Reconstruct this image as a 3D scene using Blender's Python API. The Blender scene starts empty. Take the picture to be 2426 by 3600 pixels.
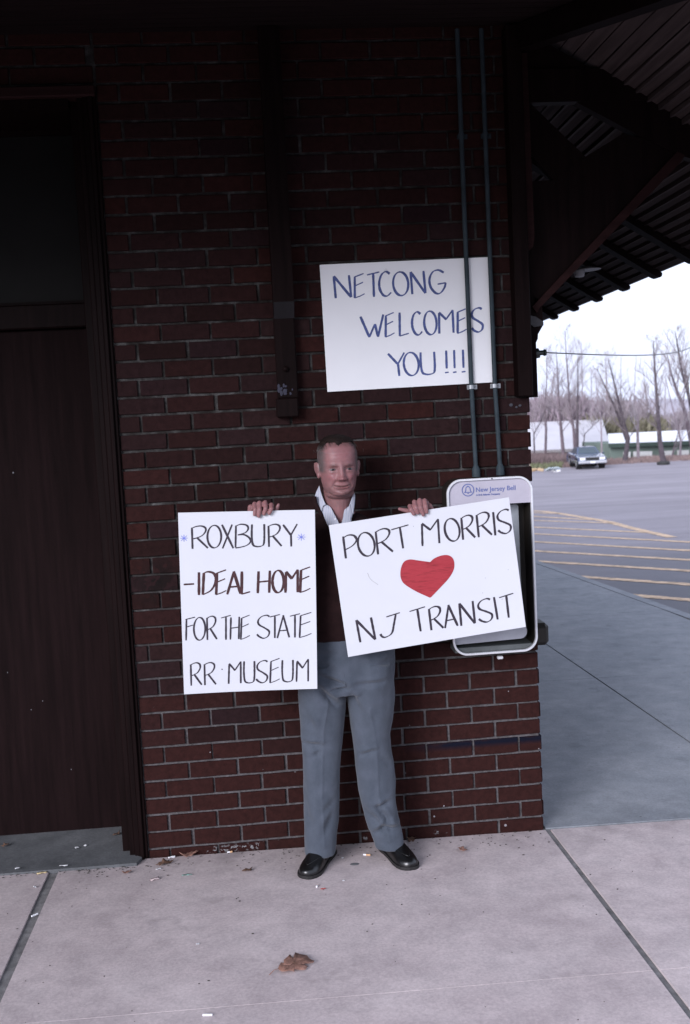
import bpy, bmesh, math, random
from mathutils import Vector, Matrix, noise
random.seed(7)
R_ = math.radians
sc = bpy.context.scene
col = sc.collection

# ------------------------------------------------------------------ camera
FPX = 3740.99
YAW, PIT, ROL = .0878, .0893, -.0508
CAM = Vector((.4258, -4.434, 1.8587))
Fw = Vector((math.sin(YAW)*math.cos(PIT), math.cos(YAW)*math.cos(PIT), -math.sin(PIT)))
R0 = Vector((math.cos(YAW), -math.sin(YAW), 0)); U0 = R0.cross(Fw)
Rt = math.cos(ROL)*R0 + math.sin(ROL)*U0
Up = -math.sin(ROL)*R0 + math.cos(ROL)*U0
cd = bpy.data.cameras.new('camera'); cam = bpy.data.objects.new('camera', cd); col.objects.link(cam)
M = Matrix((Rt, Up, -Fw)).transposed().to_4x4(); M.translation = CAM
cam.matrix_world = M
cd.sensor_fit = 'VERTICAL'; cd.sensor_height = 36; cd.sensor_width = 24.26
cd.lens = FPX/3600*36
cd.clip_start = .05; cd.clip_end = 3000
cd.dof.use_dof = True; cd.dof.focus_distance = 4.1; cd.dof.aperture_fstop = 5.0
sc.camera = cam
def ray(px, py): return Fw + Rt*((px-1213)/FPX) - Up*((py-1800)/FPX)
def aty(px, py, y): d = ray(px, py); return CAM + d*((y-CAM.y)/d.y)
def atd(px, py, dist): d = ray(px, py); return CAM + d*(dist/d.y)
GA, GB, GC = .0391, -.0144, -.0171
def gz(x, y): return GA + GB*x + GC*y
def G(px, py, up=0.):
    d = ray(px, py); t = (GA+up+GB*CAM.x+GC*CAM.y-CAM.z)/(d.z-GB*d.x-GC*d.y); return CAM + d*t

# ------------------------------------------------------------------ light
w = bpy.data.worlds.new('World'); sc.world = w; w.use_nodes = True
nt = w.node_tree; nt.nodes.clear()
wo = nt.nodes.new('ShaderNodeOutputWorld'); bg = nt.nodes.new('ShaderNodeBackground')
sky = nt.nodes.new('ShaderNodeTexSky'); sky.sky_type = 'NISHITA'; sky.sun_disc = False
SUN_EL, SUN_AZ = R_(19), R_(217)      # azimuth clockwise from +y
sky.sun_elevation = SUN_EL; sky.sun_rotation = SUN_AZ
sky.air_density = 1.2; sky.dust_density = 4.0; sky.ozone_density = 1.2
mx = nt.nodes.new('ShaderNodeMix'); mx.data_type = 'RGBA'; mx.inputs['Factor'].default_value = .82
tc = nt.nodes.new('ShaderNodeTexCoord'); nz = nt.nodes.new('ShaderNodeTexNoise'); nz.inputs['Scale'].default_value = 2.2; nz.inputs['Detail'].default_value = 4
cr = nt.nodes.new('ShaderNodeValToRGB')
cr.color_ramp.elements[0].position = .3; cr.color_ramp.elements[0].color = (8.9, 9.9, 13.2, 1)
cr.color_ramp.elements[1].position = .7; cr.color_ramp.elements[1].color = (11.4, 12.2, 14.8, 1)
nt.links.new(tc.outputs['Generated'], nz.inputs['Vector']); nt.links.new(nz.outputs['Fac'], cr.inputs['Fac'])
nt.links.new(sky.outputs['Color'], mx.inputs['A']); nt.links.new(cr.outputs['Color'], mx.inputs['B'])
nt.links.new(mx.outputs['Result'], bg.inputs['Color']); bg.inputs['Strength'].default_value = .043
nt.links.new(bg.outputs[0], wo.inputs[0])
sl = bpy.data.lights.new('sun', 'SUN'); so = bpy.data.objects.new('sun', sl); col.objects.link(so)
sl.energy = 1.5; sl.angle = R_(26); sl.color = (.90, .90, 1.0)
sd = Vector((math.sin(SUN_AZ)*math.cos(SUN_EL), math.cos(SUN_AZ)*math.cos(SUN_EL), math.sin(SUN_EL)))
so.rotation_euler = sd.to_track_quat('Z', 'Y').to_euler(); so.location = (0, -3, 12)
vs = sc.view_settings; vs.view_transform = 'Standard'; vs.look = 'None'; vs.gamma = 1; vs.exposure = 1.5; vs.use_curve_mapping = False

# ------------------------------------------------------------------ helpers
def link(name, me, m=None, parent=None):
    o = bpy.data.objects.new(name, me); col.objects.link(o)
    if m is not None and me is not None and hasattr(me, 'materials') and not me.materials:
        for q in (m if isinstance(m, (list, tuple)) else [m]): me.materials.append(q)
    if parent is not None: o.parent = parent
    return o
def pydata(name, v, f, smooth=False):
    me = bpy.data.meshes.new(name); me.from_pydata([tuple(p) for p in v], [], f); me.update()
    bm = bmesh.new(); bm.from_mesh(me); bmesh.ops.recalc_face_normals(bm, faces=bm.faces); bm.to_mesh(me); bm.free()
    if smooth:
        for p in me.polygons: p.use_smooth = True
    return me
def tag(o, label=None, cat=None, group=None, kind=None):
    if label: o['label'] = label
    if cat: o['category'] = cat
    if group: o['group'] = group
    if kind: o['kind'] = kind
    return o
def empty(name, loc=(0, 0, 0), parent=None):
    o = bpy.data.objects.new(name, None); col.objects.link(o); o.location = loc; o.empty_display_size = .1
    if parent is not None: o.parent = parent
    return o
def newbm(): return bmesh.new()
def box(bm, c, s, rot=None, bev=0):
    m = Matrix.Translation(c) @ (rot.to_4x4() if rot else Matrix()) @ Matrix.Diagonal((s[0], s[1], s[2], 1))
    r = bmesh.ops.create_cube(bm, size=1, matrix=m)
    if bev:
        es = list({e for v in r['verts'] for e in v.link_edges})
        bmesh.ops.bevel(bm, geom=es, offset=bev, segments=1, affect='EDGES')
def box2(bm, x0, x1, y0, y1, z0, z1, bev=0): box(bm, ((x0+x1)/2, (y0+y1)/2, (z0+z1)/2), (abs(x1-x0), abs(y1-y0), abs(z1-z0)), None, bev)
def tube(bm, pts, rads, n=8, cap=True):
    pts = [Vector(p) for p in pts]
    if not hasattr(rads, '__len__'): rads = [rads]*len(pts)
    rings = []; up = None
    for i, p in enumerate(pts):
        d = (pts[min(i+1, len(pts)-1)]-pts[max(i-1, 0)]).normalized()
        if up is None: up = d.orthogonal().normalized()
        up = (up - d*up.dot(d)); up = up.normalized() if up.length > 1e-6 else d.orthogonal().normalized()
        sd_ = d.cross(up)
        rings.append([bm.verts.new(p + (up*math.cos(a)+sd_*math.sin(a))*rads[i]) for a in [2*math.pi*k/n for k in range(n)]])
    for a, b in zip(rings, rings[1:]):
        for k in range(n): bm.faces.new((a[k], a[(k+1) % n], b[(k+1) % n], b[k]))
    if cap:
        bm.faces.new(rings[0][::-1]); bm.faces.new(rings[-1])
def capsule(bm, a, b, ra, rb, n=16, m=5):
    a = Vector(a); b = Vector(b); d = (b-a).normalized() if (b-a).length > 1e-6 else Vector((0, 0, 1))
    pts = []; rs = []
    for k in range(m): t = math.pi/2*(1-k/m); pts.append(a-d*ra*math.sin(t)); rs.append(max(ra*math.cos(t), 1e-4))
    pts += [a, b]; rs += [ra, rb]
    for k in range(1, m+1): t = math.pi/2*k/m; pts.append(b+d*rb*math.sin(t)); rs.append(max(rb*math.cos(t), 1e-4))
    tube(bm, pts, rs, n)
def chain(bm, pts, rs, n=14):
    for i in range(len(pts)-1): capsule(bm, pts[i], pts[i+1], rs[i], rs[i+1], n)
def ellip(bm, c, r, rot=None, seg=20, rg=12):
    m = Matrix.Translation(c) @ (rot.to_4x4() if rot else Matrix()) @ Matrix.Diagonal((r[0], r[1], r[2], 1))
    bmesh.ops.create_uvsphere(bm, u_segments=seg, v_segments=rg, radius=1, matrix=m)
def prism(bm, pts, off):
    """closed polygon of 3-D points extruded by vector off"""
    off = Vector(off); a = [bm.verts.new(p) for p in pts]; b = [bm.verts.new(Vector(p)+off) for p in pts]
    n = len(pts)
    bm.faces.new(a); bm.faces.new(b[::-1])
    for i in range(n): bm.faces.new((a[i], b[i], b[(i+1) % n], a[(i+1) % n]))
def done(bm, name, m=None, parent=None, smooth=False):
    bmesh.ops.recalc_face_normals(bm, faces=bm.faces)
    me = bpy.data.meshes.new(name); bm.to_mesh(me); bm.free()
    if smooth:
        for p in me.polygons: p.use_smooth = True
    return link(name, me, m, parent)
def loft(stations, n=32, cap=True):
    """stations: (centre, half-width x, half-depth front, half-depth back, exponent) horizontal rings"""
    v = []; f = []
    for c, wx, df, db, e in stations:
        for k in range(n):
            a = 2*math.pi*k/n; ca, sa = math.cos(a), math.sin(a)
            x = wx*math.copysign(abs(ca)**(2/e), ca); y = math.copysign(abs(sa)**(2/e), sa)*(df if sa < 0 else db)
            v.append((c[0]+x, c[1]+y, c[2]))
    for i in range(len(stations)-1):
        for k in range(n): f.append((i*n+k, i*n+(k+1) % n, (i+1)*n+(k+1) % n, (i+1)*n+k))
    if cap: f.append(tuple(range(n))[::-1]); f.append(tuple(range((len(stations)-1)*n, len(stations)*n)))
    return v, f
def addvf(bm, v, f):
    vs_ = [bm.verts.new(p) for p in v]
    for q in f: bm.faces.new([vs_[i] for i in q])
def remesh(bm, voxel, smooth_it=0):
    bmesh.ops.recalc_face_normals(bm, faces=bm.faces)
    me = bpy.data.meshes.new('tmp'); bm.to_mesh(me); bm.free()
    o = bpy.data.objects.new('tmp', me); col.objects.link(o)
    md = o.modifiers.new('r', 'REMESH'); md.mode = 'VOXEL'; md.voxel_size = voxel; md.use_smooth_shade = True
    if smooth_it:
        s = o.modifiers.new('s', 'SMOOTH'); s.iterations = smooth_it; s.factor = .5
    dg = bpy.context.evaluated_depsgraph_get()
    out = bpy.data.meshes.new_from_object(o.evaluated_get(dg))
    bpy.data.objects.remove(o); bpy.data.meshes.remove(me)
    return out
def interp(tab, x):
    if x <= tab[0][0]: return tab[0][1:]
    for a, b in zip(tab, tab[1:]):
        if x <= b[0]:
            t = (x-a[0])/(b[0]-a[0]); t = t*t*(3-2*t) if False else t
            return tuple(p+(q-p)*t for p, q in zip(a[1:], b[1:]))
    return tab[-1][1:]
def g2(x, z, cx, cz, sx, sz): return math.exp(-((x-cx)/sx)**2-((z-cz)/sz)**2)

# ------------------------------------------------------------------ materials
class MatB:
    def __init__(s, name):
        s.m = bpy.data.materials.new(name); s.m.use_nodes = True; s.nt = s.m.node_tree; s.b = s.nt.nodes['Principled BSDF']
    def n(s, t, **k):
        q = s.nt.nodes.new(t)
        for a, b in k.items(): setattr(q, a, b)
        return q
    def l(s, a, b): s.nt.links.new(a, b)
    def coord(s, kind='Object'):
        if kind == 'World': return s.n('ShaderNodeNewGeometry').outputs['Position']
        return s.n('ShaderNodeTexCoord').outputs[kind]
    def noise(s, scale, detail=4, vec=None, rough=.6):
        q = s.n('ShaderNodeTexNoise'); q.inputs['Scale'].default_value = scale; q.inputs['Detail'].default_value = detail; q.inputs['Roughness'].default_value = rough
        if vec is not None: s.l(vec, q.inputs['Vector'])
        return q.outputs['Fac']
    def ramp(s, fac, stops):
        q = s.n('ShaderNodeValToRGB'); e = q.color_ramp.elements
        while len(e) < len(stops): e.new(.5)
        for i, (p, c) in enumerate(stops):
            e[i].position = p; e[i].color = (*c, 1) if len(c) == 3 else c
        s.l(fac, q.inputs['Fac']); return q.outputs['Color']
    def mix(s, fac, a, b, mode='MIX'):
        q = s.n('ShaderNodeMix'); q.data_type = 'RGBA'; q.blend_type = mode
        for sock, v in ((q.inputs['Factor'], fac), (q.inputs['A'], a), (q.inputs['B'], b)):
            if isinstance(v, (int, float)): sock.default_value = v
            elif isinstance(v, tuple): sock.default_value = (*v, 1) if len(v) == 3 else v
            else: s.l(v, sock)
        return q.outputs['Result']
    def math(s, op, a, b=0., clamp=False):
        q = s.n('ShaderNodeMath'); q.operation = op; q.use_clamp = clamp
        for sock, v in zip(q.inputs, (a, b)):
            if isinstance(v, (int, float)): sock.default_value = v
            else: s.l(v, sock)
        return q.outputs[0]
    def bump(s, h, st=.3, dist=.01):
        q = s.n('ShaderNodeBump'); q.inputs['Strength'].default_value = st; q.inputs['Distance'].default_value = dist
        s.l(h, q.inputs['Height']); s.l(q.outputs[0], s.b.inputs['Normal'])
    def col(s, c):
        if isinstance(c, tuple): s.b.inputs['Base Color'].default_value = (*c, 1)
        else: s.l(c, s.b.inputs['Base Color'])
    def set(s, rough=.8, metal=0, spec=.5):
        s.b.inputs['Roughness'].default_value = rough; s.b.inputs['Metallic'].default_value = metal; s.b.inputs['Specular IOR Level'].default_value = spec
        return s.m
def simple(name, c, rough=.8, var=.25, scale=8, bump=.0, metal=0, spec=.4, det=5, coord='World', bscale=None, bd=.005):
    b = MatB(name); v = b.coord(coord)
    f = b.noise(scale, det, v)
    lo = tuple(max(0, x*(1-var)) for x in c); hi = tuple(x*(1+var) for x in c)
    b.col(b.ramp(f, [(.3, lo), (.7, hi)]))
    if bump: b.bump(b.noise(bscale or scale*6, 5, v), bump, bd)
    return b.set(rough, metal, spec)

def m_brick():
    b = MatB('brick'); P = b.coord('World')
    oi = b.n('ShaderNodeObjectInfo')
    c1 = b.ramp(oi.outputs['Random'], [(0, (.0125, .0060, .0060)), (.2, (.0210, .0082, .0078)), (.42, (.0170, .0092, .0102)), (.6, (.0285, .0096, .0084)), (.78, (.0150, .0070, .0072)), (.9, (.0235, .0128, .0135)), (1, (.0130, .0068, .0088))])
    f = b.noise(38, 6, P, .7)
    c2 = b.mix(.55, c1, b.ramp(f, [(.3, (.15, .15, .15)), (.72, (.92, .85, .82))]), 'OVERLAY')
    g = b.noise(7, 4, P)
    c2 = b.mix(b.math('MULTIPLY', g, .5), c2, (.017, .0072, .0066))
    # small white paint specks, denser low on the wall
    v = b.n('ShaderNodeTexVoronoi'); v.inputs['Scale'].default_value = 17; b.l(P, v.inputs['Vector'])
    sx = b.n('ShaderNodeSeparateXYZ'); b.l(P, sx.inputs[0])
    thr = b.math('MULTIPLY', b.math('SUBTRACT', 1.0, b.math('DIVIDE', sx.outputs['Z'], 1.1), True), .13)
    wn = b.n('ShaderNodeTexWhiteNoise'); b.l(v.outputs['Position'], wn.inputs['Vector'])
    r = b.math('MULTIPLY', thr, b.math('POWER', wn.outputs['Value'], 1.6))
    spk = b.math('LESS_THAN', v.outputs['Distance'], r)
    c3 = b.mix(b.math('MULTIPLY', spk, .55), c2, (.35, .34, .36))
    # dark blue smear across courses on the right
    n2 = b.noise(9, 3, P)
    zc = b.math('ABSOLUTE', b.math('SUBTRACT', sx.outputs['Z'], b.math('ADD', .415, b.math('MULTIPLY', n2, .02))))
    mz = b.math('SUBTRACT', 1, b.math('DIVIDE', zc, .026), True)
    mxx = b.math('MULTIPLY', b.math('MULTIPLY', b.math('SUBTRACT', sx.outputs['X'], 1.0), 5, True), n2)
    c4 = b.mix(b.math('MULTIPLY', b.math('MULTIPLY', mz, mxx), 2.2, True), c3, (.005, .0055, .012))
    # chalky marks on the bottom course
    n3 = b.noise(60, 4, P); lowm = b.math('MULTIPLY', b.math('SUBTRACT', 1, b.math('DIVIDE', b.math('ABSOLUTE', b.math('SUBTRACT', sx.outputs['Z'], .05)), .02), True), b.math('GREATER_THAN', b.noise(5, 2, P), .54))
    c5 = b.mix(b.math('MULTIPLY', lowm, b.math('MULTIPLY', b.math('GREATER_THAN', n3, .56), .6)), c4, (.32, .33, .34))
    # sooty blotches beside the left poster
    ds = b.n('ShaderNodeVectorMath', operation='DISTANCE'); b.l(P, ds.inputs[0]); ds.inputs[1].default_value = (.02, 0, 1.22)
    bl = b.math('MULTIPLY', b.math('SUBTRACT', 1, b.math('DIVIDE', ds.outputs['Value'], .14), True), b.math('GREATER_THAN', b.noise(14, 2, P), .48))
    c5 = b.mix(bl, c5, (.008, .006, .006))
    b.col(c5); b.bump(f, .55, .004)
    return b.set(.9, 0, .08)
def m_mortar():
    b = MatB('mortar'); P = b.coord('World')
    f = b.noise(60, 5, P, .75)
    c = b.ramp(b.noise(13, 5, P, .7), [(.3, (.014, .011, .010)), (.5, (.031, .029, .028)), (.74, (.10, .098, .096))])
    c = b.mix(.5, c, b.ramp(f, [(.3, (.3, .3, .3)), (.75, (.9, .9, .9))]), 'OVERLAY')
    sx = b.n('ShaderNodeSeparateXYZ'); b.l(P, sx.inputs[0])      # rain splash and lime bloom low on the wall, in patches
    hz_ = b.math('SUBTRACT', 1, b.math('DIVIDE', b.math('ADD', sx.outputs['Z'], b.math('MULTIPLY', b.noise(3, 4, P), -.8)), .9), True)
    c = b.mix(b.math('MULTIPLY', hz_, .75), c, b.ramp(b.noise(45, 5, P, .7), [(.3, (.055, .050, .050)), (.6, (.125, .115, .12)), (.8, (.20, .18, .19))]))
    b.col(c); b.bump(f, .8, .004); return b.set(.95, 0, .05)
def m_conc(name, a, bb, stain=.5, pits=True):
    b = MatB(name); P = b.coord('World')
    f = b.noise(3.1, 8, P, .68); g = b.noise(90, 6, P, .7)
    c = b.ramp(f, [(.28, a), (.72, bb)])
    h = b.noise(9, 4, P)
    c = b.mix(stain*.6, c, b.ramp(h, [(.35, (.34, .33, .34)), (.65, (.64, .62, .62))]), 'OVERLAY')
    c = b.mix(.28, c, b.ramp(g, [(.3, (.2, .2, .2)), (.7, (.8, .8, .8))]), 'OVERLAY')
    if pits:
        v = b.n('ShaderNodeTexVoronoi'); v.inputs['Scale'].default_value = 11; b.l(P, v.inputs['Vector'])
        wn = b.n('ShaderNodeTexWhiteNoise'); b.l(v.outputs['Position'], wn.inputs['Vector'])
        rr = b.math('MULTIPLY', b.math('POWER', wn.outputs['Value'], 5), .085)
        sp = b.math('LESS_THAN', v.outputs['Distance'], rr)
        c = b.mix(b.math('MULTIPLY', sp, .6), c, (.06, .05, .05))
        # soft dark blotches
        bl = b.ramp(b.noise(5.5, 3, P), [(.62, (0, 0, 0)), (.74, (1, 1, 1))])
        c = b.mix(b.math('MULTIPLY', bl, .35), c, tuple(x*.55 for x in a))
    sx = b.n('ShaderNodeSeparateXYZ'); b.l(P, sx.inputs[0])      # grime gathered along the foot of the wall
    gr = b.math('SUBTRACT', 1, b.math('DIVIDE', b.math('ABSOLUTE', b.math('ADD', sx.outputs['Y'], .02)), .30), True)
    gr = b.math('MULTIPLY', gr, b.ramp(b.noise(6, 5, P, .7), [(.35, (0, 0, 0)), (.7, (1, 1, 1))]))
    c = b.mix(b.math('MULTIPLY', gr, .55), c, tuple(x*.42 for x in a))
    b.col(c); b.bump(g, .35, .003); return b.set(.9, 0, .2)
def m_asphalt():
    b = MatB('asphalt'); P = b.coord('World')
    f = b.noise(.25, 5, P); g = b.noise(40, 5, P, .7)
    c = b.ramp(f, [(.3, (.235, .215, .235)), (.7, (.31, .285, .31))])
    mp = b.n('ShaderNodeMapping'); b.l(P, mp.inputs['Vector']); mp.inputs['Scale'].default_value = (.12, .9, 1)
    c = b.mix(.5, c, b.ramp(b.noise(.8, 6, mp.outputs['Vector'], .7), [(.35, (.38, .38, .38)), (.65, (.62, .62, .62))]), 'OVERLAY')
    c = b.mix(.35, c, b.ramp(g, [(.3, (.25, .25, .25)), (.7, (.75, .75, .75))]), 'OVERLAY')
    sx = b.n('ShaderNodeSeparateXYZ'); b.l(P, sx.inputs[0])      # building's shadow beside the kerb, painted into the asphalt with a noisy edge
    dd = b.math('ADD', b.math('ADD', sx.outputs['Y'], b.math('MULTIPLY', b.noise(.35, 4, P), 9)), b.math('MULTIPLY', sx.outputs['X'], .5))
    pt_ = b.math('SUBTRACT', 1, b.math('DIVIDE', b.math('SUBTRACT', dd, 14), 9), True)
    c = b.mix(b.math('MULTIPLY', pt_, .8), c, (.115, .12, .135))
    b.col(c); b.bump(g, .4, .006); return b.set(.9, 0, .2)
def m_wood(name, c, rough=.7, axis=2):
    b = MatB(name); P = b.coord('World'); mp = b.n('ShaderNodeMapping'); b.l(P, mp.inputs['Vector'])
    s = [22, 22, 22]; s[axis] = 1.4; mp.inputs['Scale'].default_value = s
    f = b.noise(1.5, 6, mp.outputs['Vector'], .65)
    b.col(b.ramp(f, [(.3, tuple(x*.6 for x in c)), (.7, tuple(x*1.35 for x in c))])); b.bump(f, .3, .003)
    return b.set(rough, 0, .05)
BRICK = m_brick(); MORTAR = m_mortar()
CONC = m_conc('concrete_slab', (.405, .345, .345), (.53, .465, .46))
CONC2 = m_conc('concrete_slab_shaded', (.19, .207, .228), (.255, .268, .288))  # slab concrete with the side canopy's shade put into its colour
THR = m_conc('threshold_concrete', (.085, .09, .095), (.14, .145, .15), .8)
JOINT = simple('joint_filler', (.175, .17, .17), .95, .4, 20, .4)
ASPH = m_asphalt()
YEL = simple('faded_orange_paint', (.56, .40, .27), .85, .45, 9)
KERB = simple('kerb_paint', (.45, .28, .18), .85, .3, 12)
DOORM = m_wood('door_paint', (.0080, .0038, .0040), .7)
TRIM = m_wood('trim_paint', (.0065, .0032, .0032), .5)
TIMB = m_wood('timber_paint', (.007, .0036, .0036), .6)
TIMBX = m_wood('timber_paint_lengthwise', (.0065, .0036, .0036), .6, 0)
TIML = m_wood('lit_edge_timber', (.022, .0095, .0095), .6, 0)  # timber paint lightened for edges that catch light
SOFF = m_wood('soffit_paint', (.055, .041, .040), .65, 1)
SOFFD = m_wood('shaded_soffit_paint', (.014, .0085, .0088), .7, 0)  # soffit paint with the front canopy's gloom put into its colour
INKR = simple('brown_black_marker_ink', (.040, .011, .013), .6, .4, 60)
ROOFM = simple('roof_shingle', (.05, .045, .045), .9)
GLASSD = simple('transom_glass', (.006, .0055, .0055), .55, .3, 3, spec=.12)
PAPERW = simple('wall_poster_board', (.76, .77, .79), .6, .02, 5, .05, bscale=60, spec=.2)  # board whitened to make up for dim light high on the wall
PAPER = simple('poster_board', (.52, .53, .565), .55, .015, 5, .05, bscale=60, spec=.3)
INKB = simple('black_marker_ink', (.024, .018, .028), .6, .35, 60)
INKBL = simple('blue_marker_ink', (.06, .085, .23), .6, .3, 70)
INKLB = simple('light_blue_ink', (.13, .16, .50), .6, .3, 60)
GALV = simple('galvanised_conduit', (.030, .042, .050), .6, .3, 12, spec=.12)
CHROME = simple('aluminium_trim', (.74, .75, .78), .3, .06, 20, metal=.35)
ENCL = simple('enclosure_brown', (.014, .011, .0085), .5, .2, 15)
HEAD = simple('header_plastic', (.40, .38, .44), .35, .06, 9)
HTXT = simple('header_blue_print', (.09, .12, .30), .5, .1, 30)
STEEL = simple('brushed_steel', (.26, .28, .30), .45, .3, 5, metal=.3)
BLKP = simple('black_plastic', (.016, .017, .015), .35, .1, 20)
CARDP = simple('instruction_card', (.33, .34, .38), .4, .12, 10)
GREYP = simple('enclosure_floor', (.10, .11, .11), .5, .2, 10)
def m_heart():
    b = MatB('red_marker'); P = b.coord('World'); mp = b.n('ShaderNodeMapping'); b.l(P, mp.inputs['Vector']); mp.inputs['Scale'].default_value = (9, 1, 60); mp.inputs['Rotation'].default_value = (0, -.15, 0)
    f = b.noise(1.6, 3, mp.outputs['Vector'])
    b.col(b.ramp(f, [(.30, (.26, .013, .022)), (.5, (.31, .021, .032)), (.72, (.18, .006, .011))])); return b.set(.5)
HEART = m_heart()

# ================================================================== SETTING
# earth base far below everything, sheet to the horizon
def lot_z(x, y):
    k = GC*8 + GA + GB*4 - .13
    s = (-2.43-k)/(64-8)
    if y < 64: return k + s*(y-8)
    return k + s*56 - .004*(y-64)
v = []; f = []
xs = [-600, -120, -40, -12, 4.2, 12, 30, 60, 120, 600]; ys = [-400, -60, -12, 4, 8, 20, 40, 64, 90, 140, 300, 900]
for y in ys:
    for x in xs: v.append((x, y, lot_z(x, max(y, -12))-.10 if y > 3 else -.6))
nx = len(xs)
for j in range(len(ys)-1):
    for i in range(nx-1): f.append((j*nx+i, j*nx+i+1, (j+1)*nx+i+1, (j+1)*nx+i))
EARTH = simple('bare_winter_ground', (.075, .062, .055), .95, .35, .6, .3)
tag(link('ground', pydata('ground', v, f), EARTH), kind='structure')
# pavement bed (joint filler shows between slabs)
def sheet(name, x0, x1, y0, y1, fz, nx_=1, ny_=1, thick=.08):
    bm = newbm(); g = [[(bm.verts.new((x0+(x1-x0)*i/nx_, y0+(y1-y0)*j/ny_, fz(x0+(x1-x0)*i/nx_, y0+(y1-y0)*j/ny_)))) for i in range(nx_+1)] for j in range(ny_+1)]
    for j in range(ny_):
        for i in range(nx_): bm.faces.new((g[j][i], g[j][i+1], g[j+1][i+1], g[j+1][i]))
    me = bpy.data.meshes.new(name); bm.to_mesh(me); bm.free(); return me
bm = newbm()
prism(bm, [(-9, -5, gz(-9, -5)-.007), (4.28, -5, gz(4.28, -5)-.007), (4.28, 4.7, gz(4.28, 4.7)-.007), (4.08, 9.2, gz(4.08, 9.2)-.007), (3.9, 14, gz(3.9, 14)-.007), (-9, 14, gz(-9, 14)-.007)], (0, 0, -.4))
walk = tag(done(bm, 'sidewalk', JOINT), kind='structure')
def slab(x0, x1, y0, y1, m=CONC, g=.006, taper=0, quad=None):
    q = quad or [(x0+g, y0+g), (x1-g, y0+g), (x1-g, y1-g), (x0+g, y1-g)]
    bm = newbm(); e = .0008; cx = sum(a for a, _ in q)/4; cy = sum(b for _, b in q)/4
    top = [bm.verts.new((a+(e if a < cx else -e), b+(e if b < cy else -e), gz(a, b))) for a, b in q]
    mid = [bm.verts.new((a, b, gz(a, b)-.0025)) for a, b in q]; bot = [bm.verts.new((a, b, gz(a, b)-.03)) for a, b in q]
    bm.faces.new(top)
    for i in range(4):
        j = (i+1) % 4; bm.faces.new((top[i], top[j], mid[j], mid[i])); bm.faces.new((mid[i], mid[j], bot[j], bot[i]))
    o = done(bm, 'slab', m, walk); return o
XL, XR = -.475, 1.635
yrows = [(-5.0, -3.78), (-3.78, -1.254), (-1.254, -.008)]
for (a, b) in yrows:
    g_ = .004
    for (x0, x1) in ((-8.9, -4.7), (-4.7, -2.6), (-2.6, XL), (XL, XR), (XR, 4.27)):
        gl = .012
        e = [(x0+gl, a+.0005), (x1-gl, a+.0005), (x1-gl, b-.0005), (x0+gl, b-.0005)]
        if x0 == XL: e = [(x0+.016, a+.0005), (x1-.012, a+.0005), (x1-.012, b-.0005), (x0+.02, b-.0005)]
        if x1 == XL: e = [(x0+gl, a+.001), (x1-.02, a+.001), (x1-.02, b-.001), (x0+gl, b-.001)]
        if b == -.008: e[2] = (e[2][0], b-.004); e[3] = (e[3][0], b-.004)
        slab(0, 0, 0, 0, CONC, quad=e)
# slabs of the side walk beyond the corner
for (a, b) in ((0, 2.68), (2.68, 5.16), (5.16, 7.6), (7.6, 9.1), (9.1, 11.5), (11.5, 13.9)):
    xe0 = 4.27-.0444*max(0, a-4.7); xe1 = 4.27-.0444*max(0, b-4.7)
    slab(0, 0, 0, 0, CONC2, quad=[(1.63, a+.006), (2.75-.005, a+.004), (2.75-.005, b-.002), (1.63, b-.002)])
    slab(0, 0, 0, 0, CONC2, quad=[(2.75+.005, a+.006), (xe0, a+.004), (xe1, b-.002), (2.75+.005, b-.002)])
# kerb faintly painted orange, beside the lot
bm = newbm()
prism(bm, [(4.285, -9, gz(4.285, -9)-.001), (4.40, -9, gz(4.4, -9)-.003), (4.40, 4.7, gz(4.4, 4.7)-.003), (4.20, 9.2, gz(4.2, 9.2)-.003), (4.02, 14, gz(4, 14)-.003), (3.905, 14, gz(3.9, 14)-.001), (4.085, 9.2, gz(4.1, 9.2)-.001), (4.285, 4.7, gz(4.285, 4.7)-.001)], (0, 0, -.5))
tag(done(bm, 'kerb', CONC2), kind='structure')
# parking lot
bm = newbm(); ys = [-30, 4, 8, 14, 22, 32, 44, 56, 64, 72, 76]
xr = []
for y in ys:
    xl = 3.2 if y < 14 else 3.2-(y-14)*1.2
    if y >= 72: xl = -50
    row = [bm.verts.new((x, y, lot_z(x, y))) for x in (xl, xl+6, 20, 40, 80)]
    xr.append(row)
for a, b in zip(xr, xr[1:]):
    for i in range(4): bm.faces.new((a[i], a[i+1], b[i+1], b[i]))
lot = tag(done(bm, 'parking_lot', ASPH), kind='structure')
def LP(px, py, up=.006):
    """pixel on the lot surface"""
    d = ray(px, py); t = 5.
    for _ in range(40):
        p = CAM+d*t; e = p.z-lot_z(p.x, p.y)-up
        s = d.z+ .038*d.y; t -= e/s
    return CAM+d*t
def stripe(a, b, wdt=.10):
    pa, pb = LP(*a), LP(*b)
    n_ = 24; rnd = random.Random(int(a[0]*7+a[1])); bm = newbm(); d = (pb-pa); d.z = 0; L = d.length; d.normalize(); s = Vector((-d.y, d.x, 0))
    prev = None
    for i in range(n_+1):
        p = pa+(pb-pa)*(i/n_); w1 = wdt/2*(1+rnd.uniform(-.18, .18)); w2 = wdt/2*(1+rnd.uniform(-.18, .18))
        q1 = p+s*w1; q2 = p-s*w2
        u = (bm.verts.new((q1.x, q1.y, lot_z(q1.x, q1.y)+.005)), bm.verts.new((q2.x, q2.y, lot_z(q2.x, q2.y)+.005)))
        if prev: bm.faces.new((prev[0], u[0], u[1], prev[1]))
        prev = u
    o = done(bm, 'painted_stripe', YEL, lot); return o
zz = lambda x, y: (1500+x/1.693, 1600+y/1.693)
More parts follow.
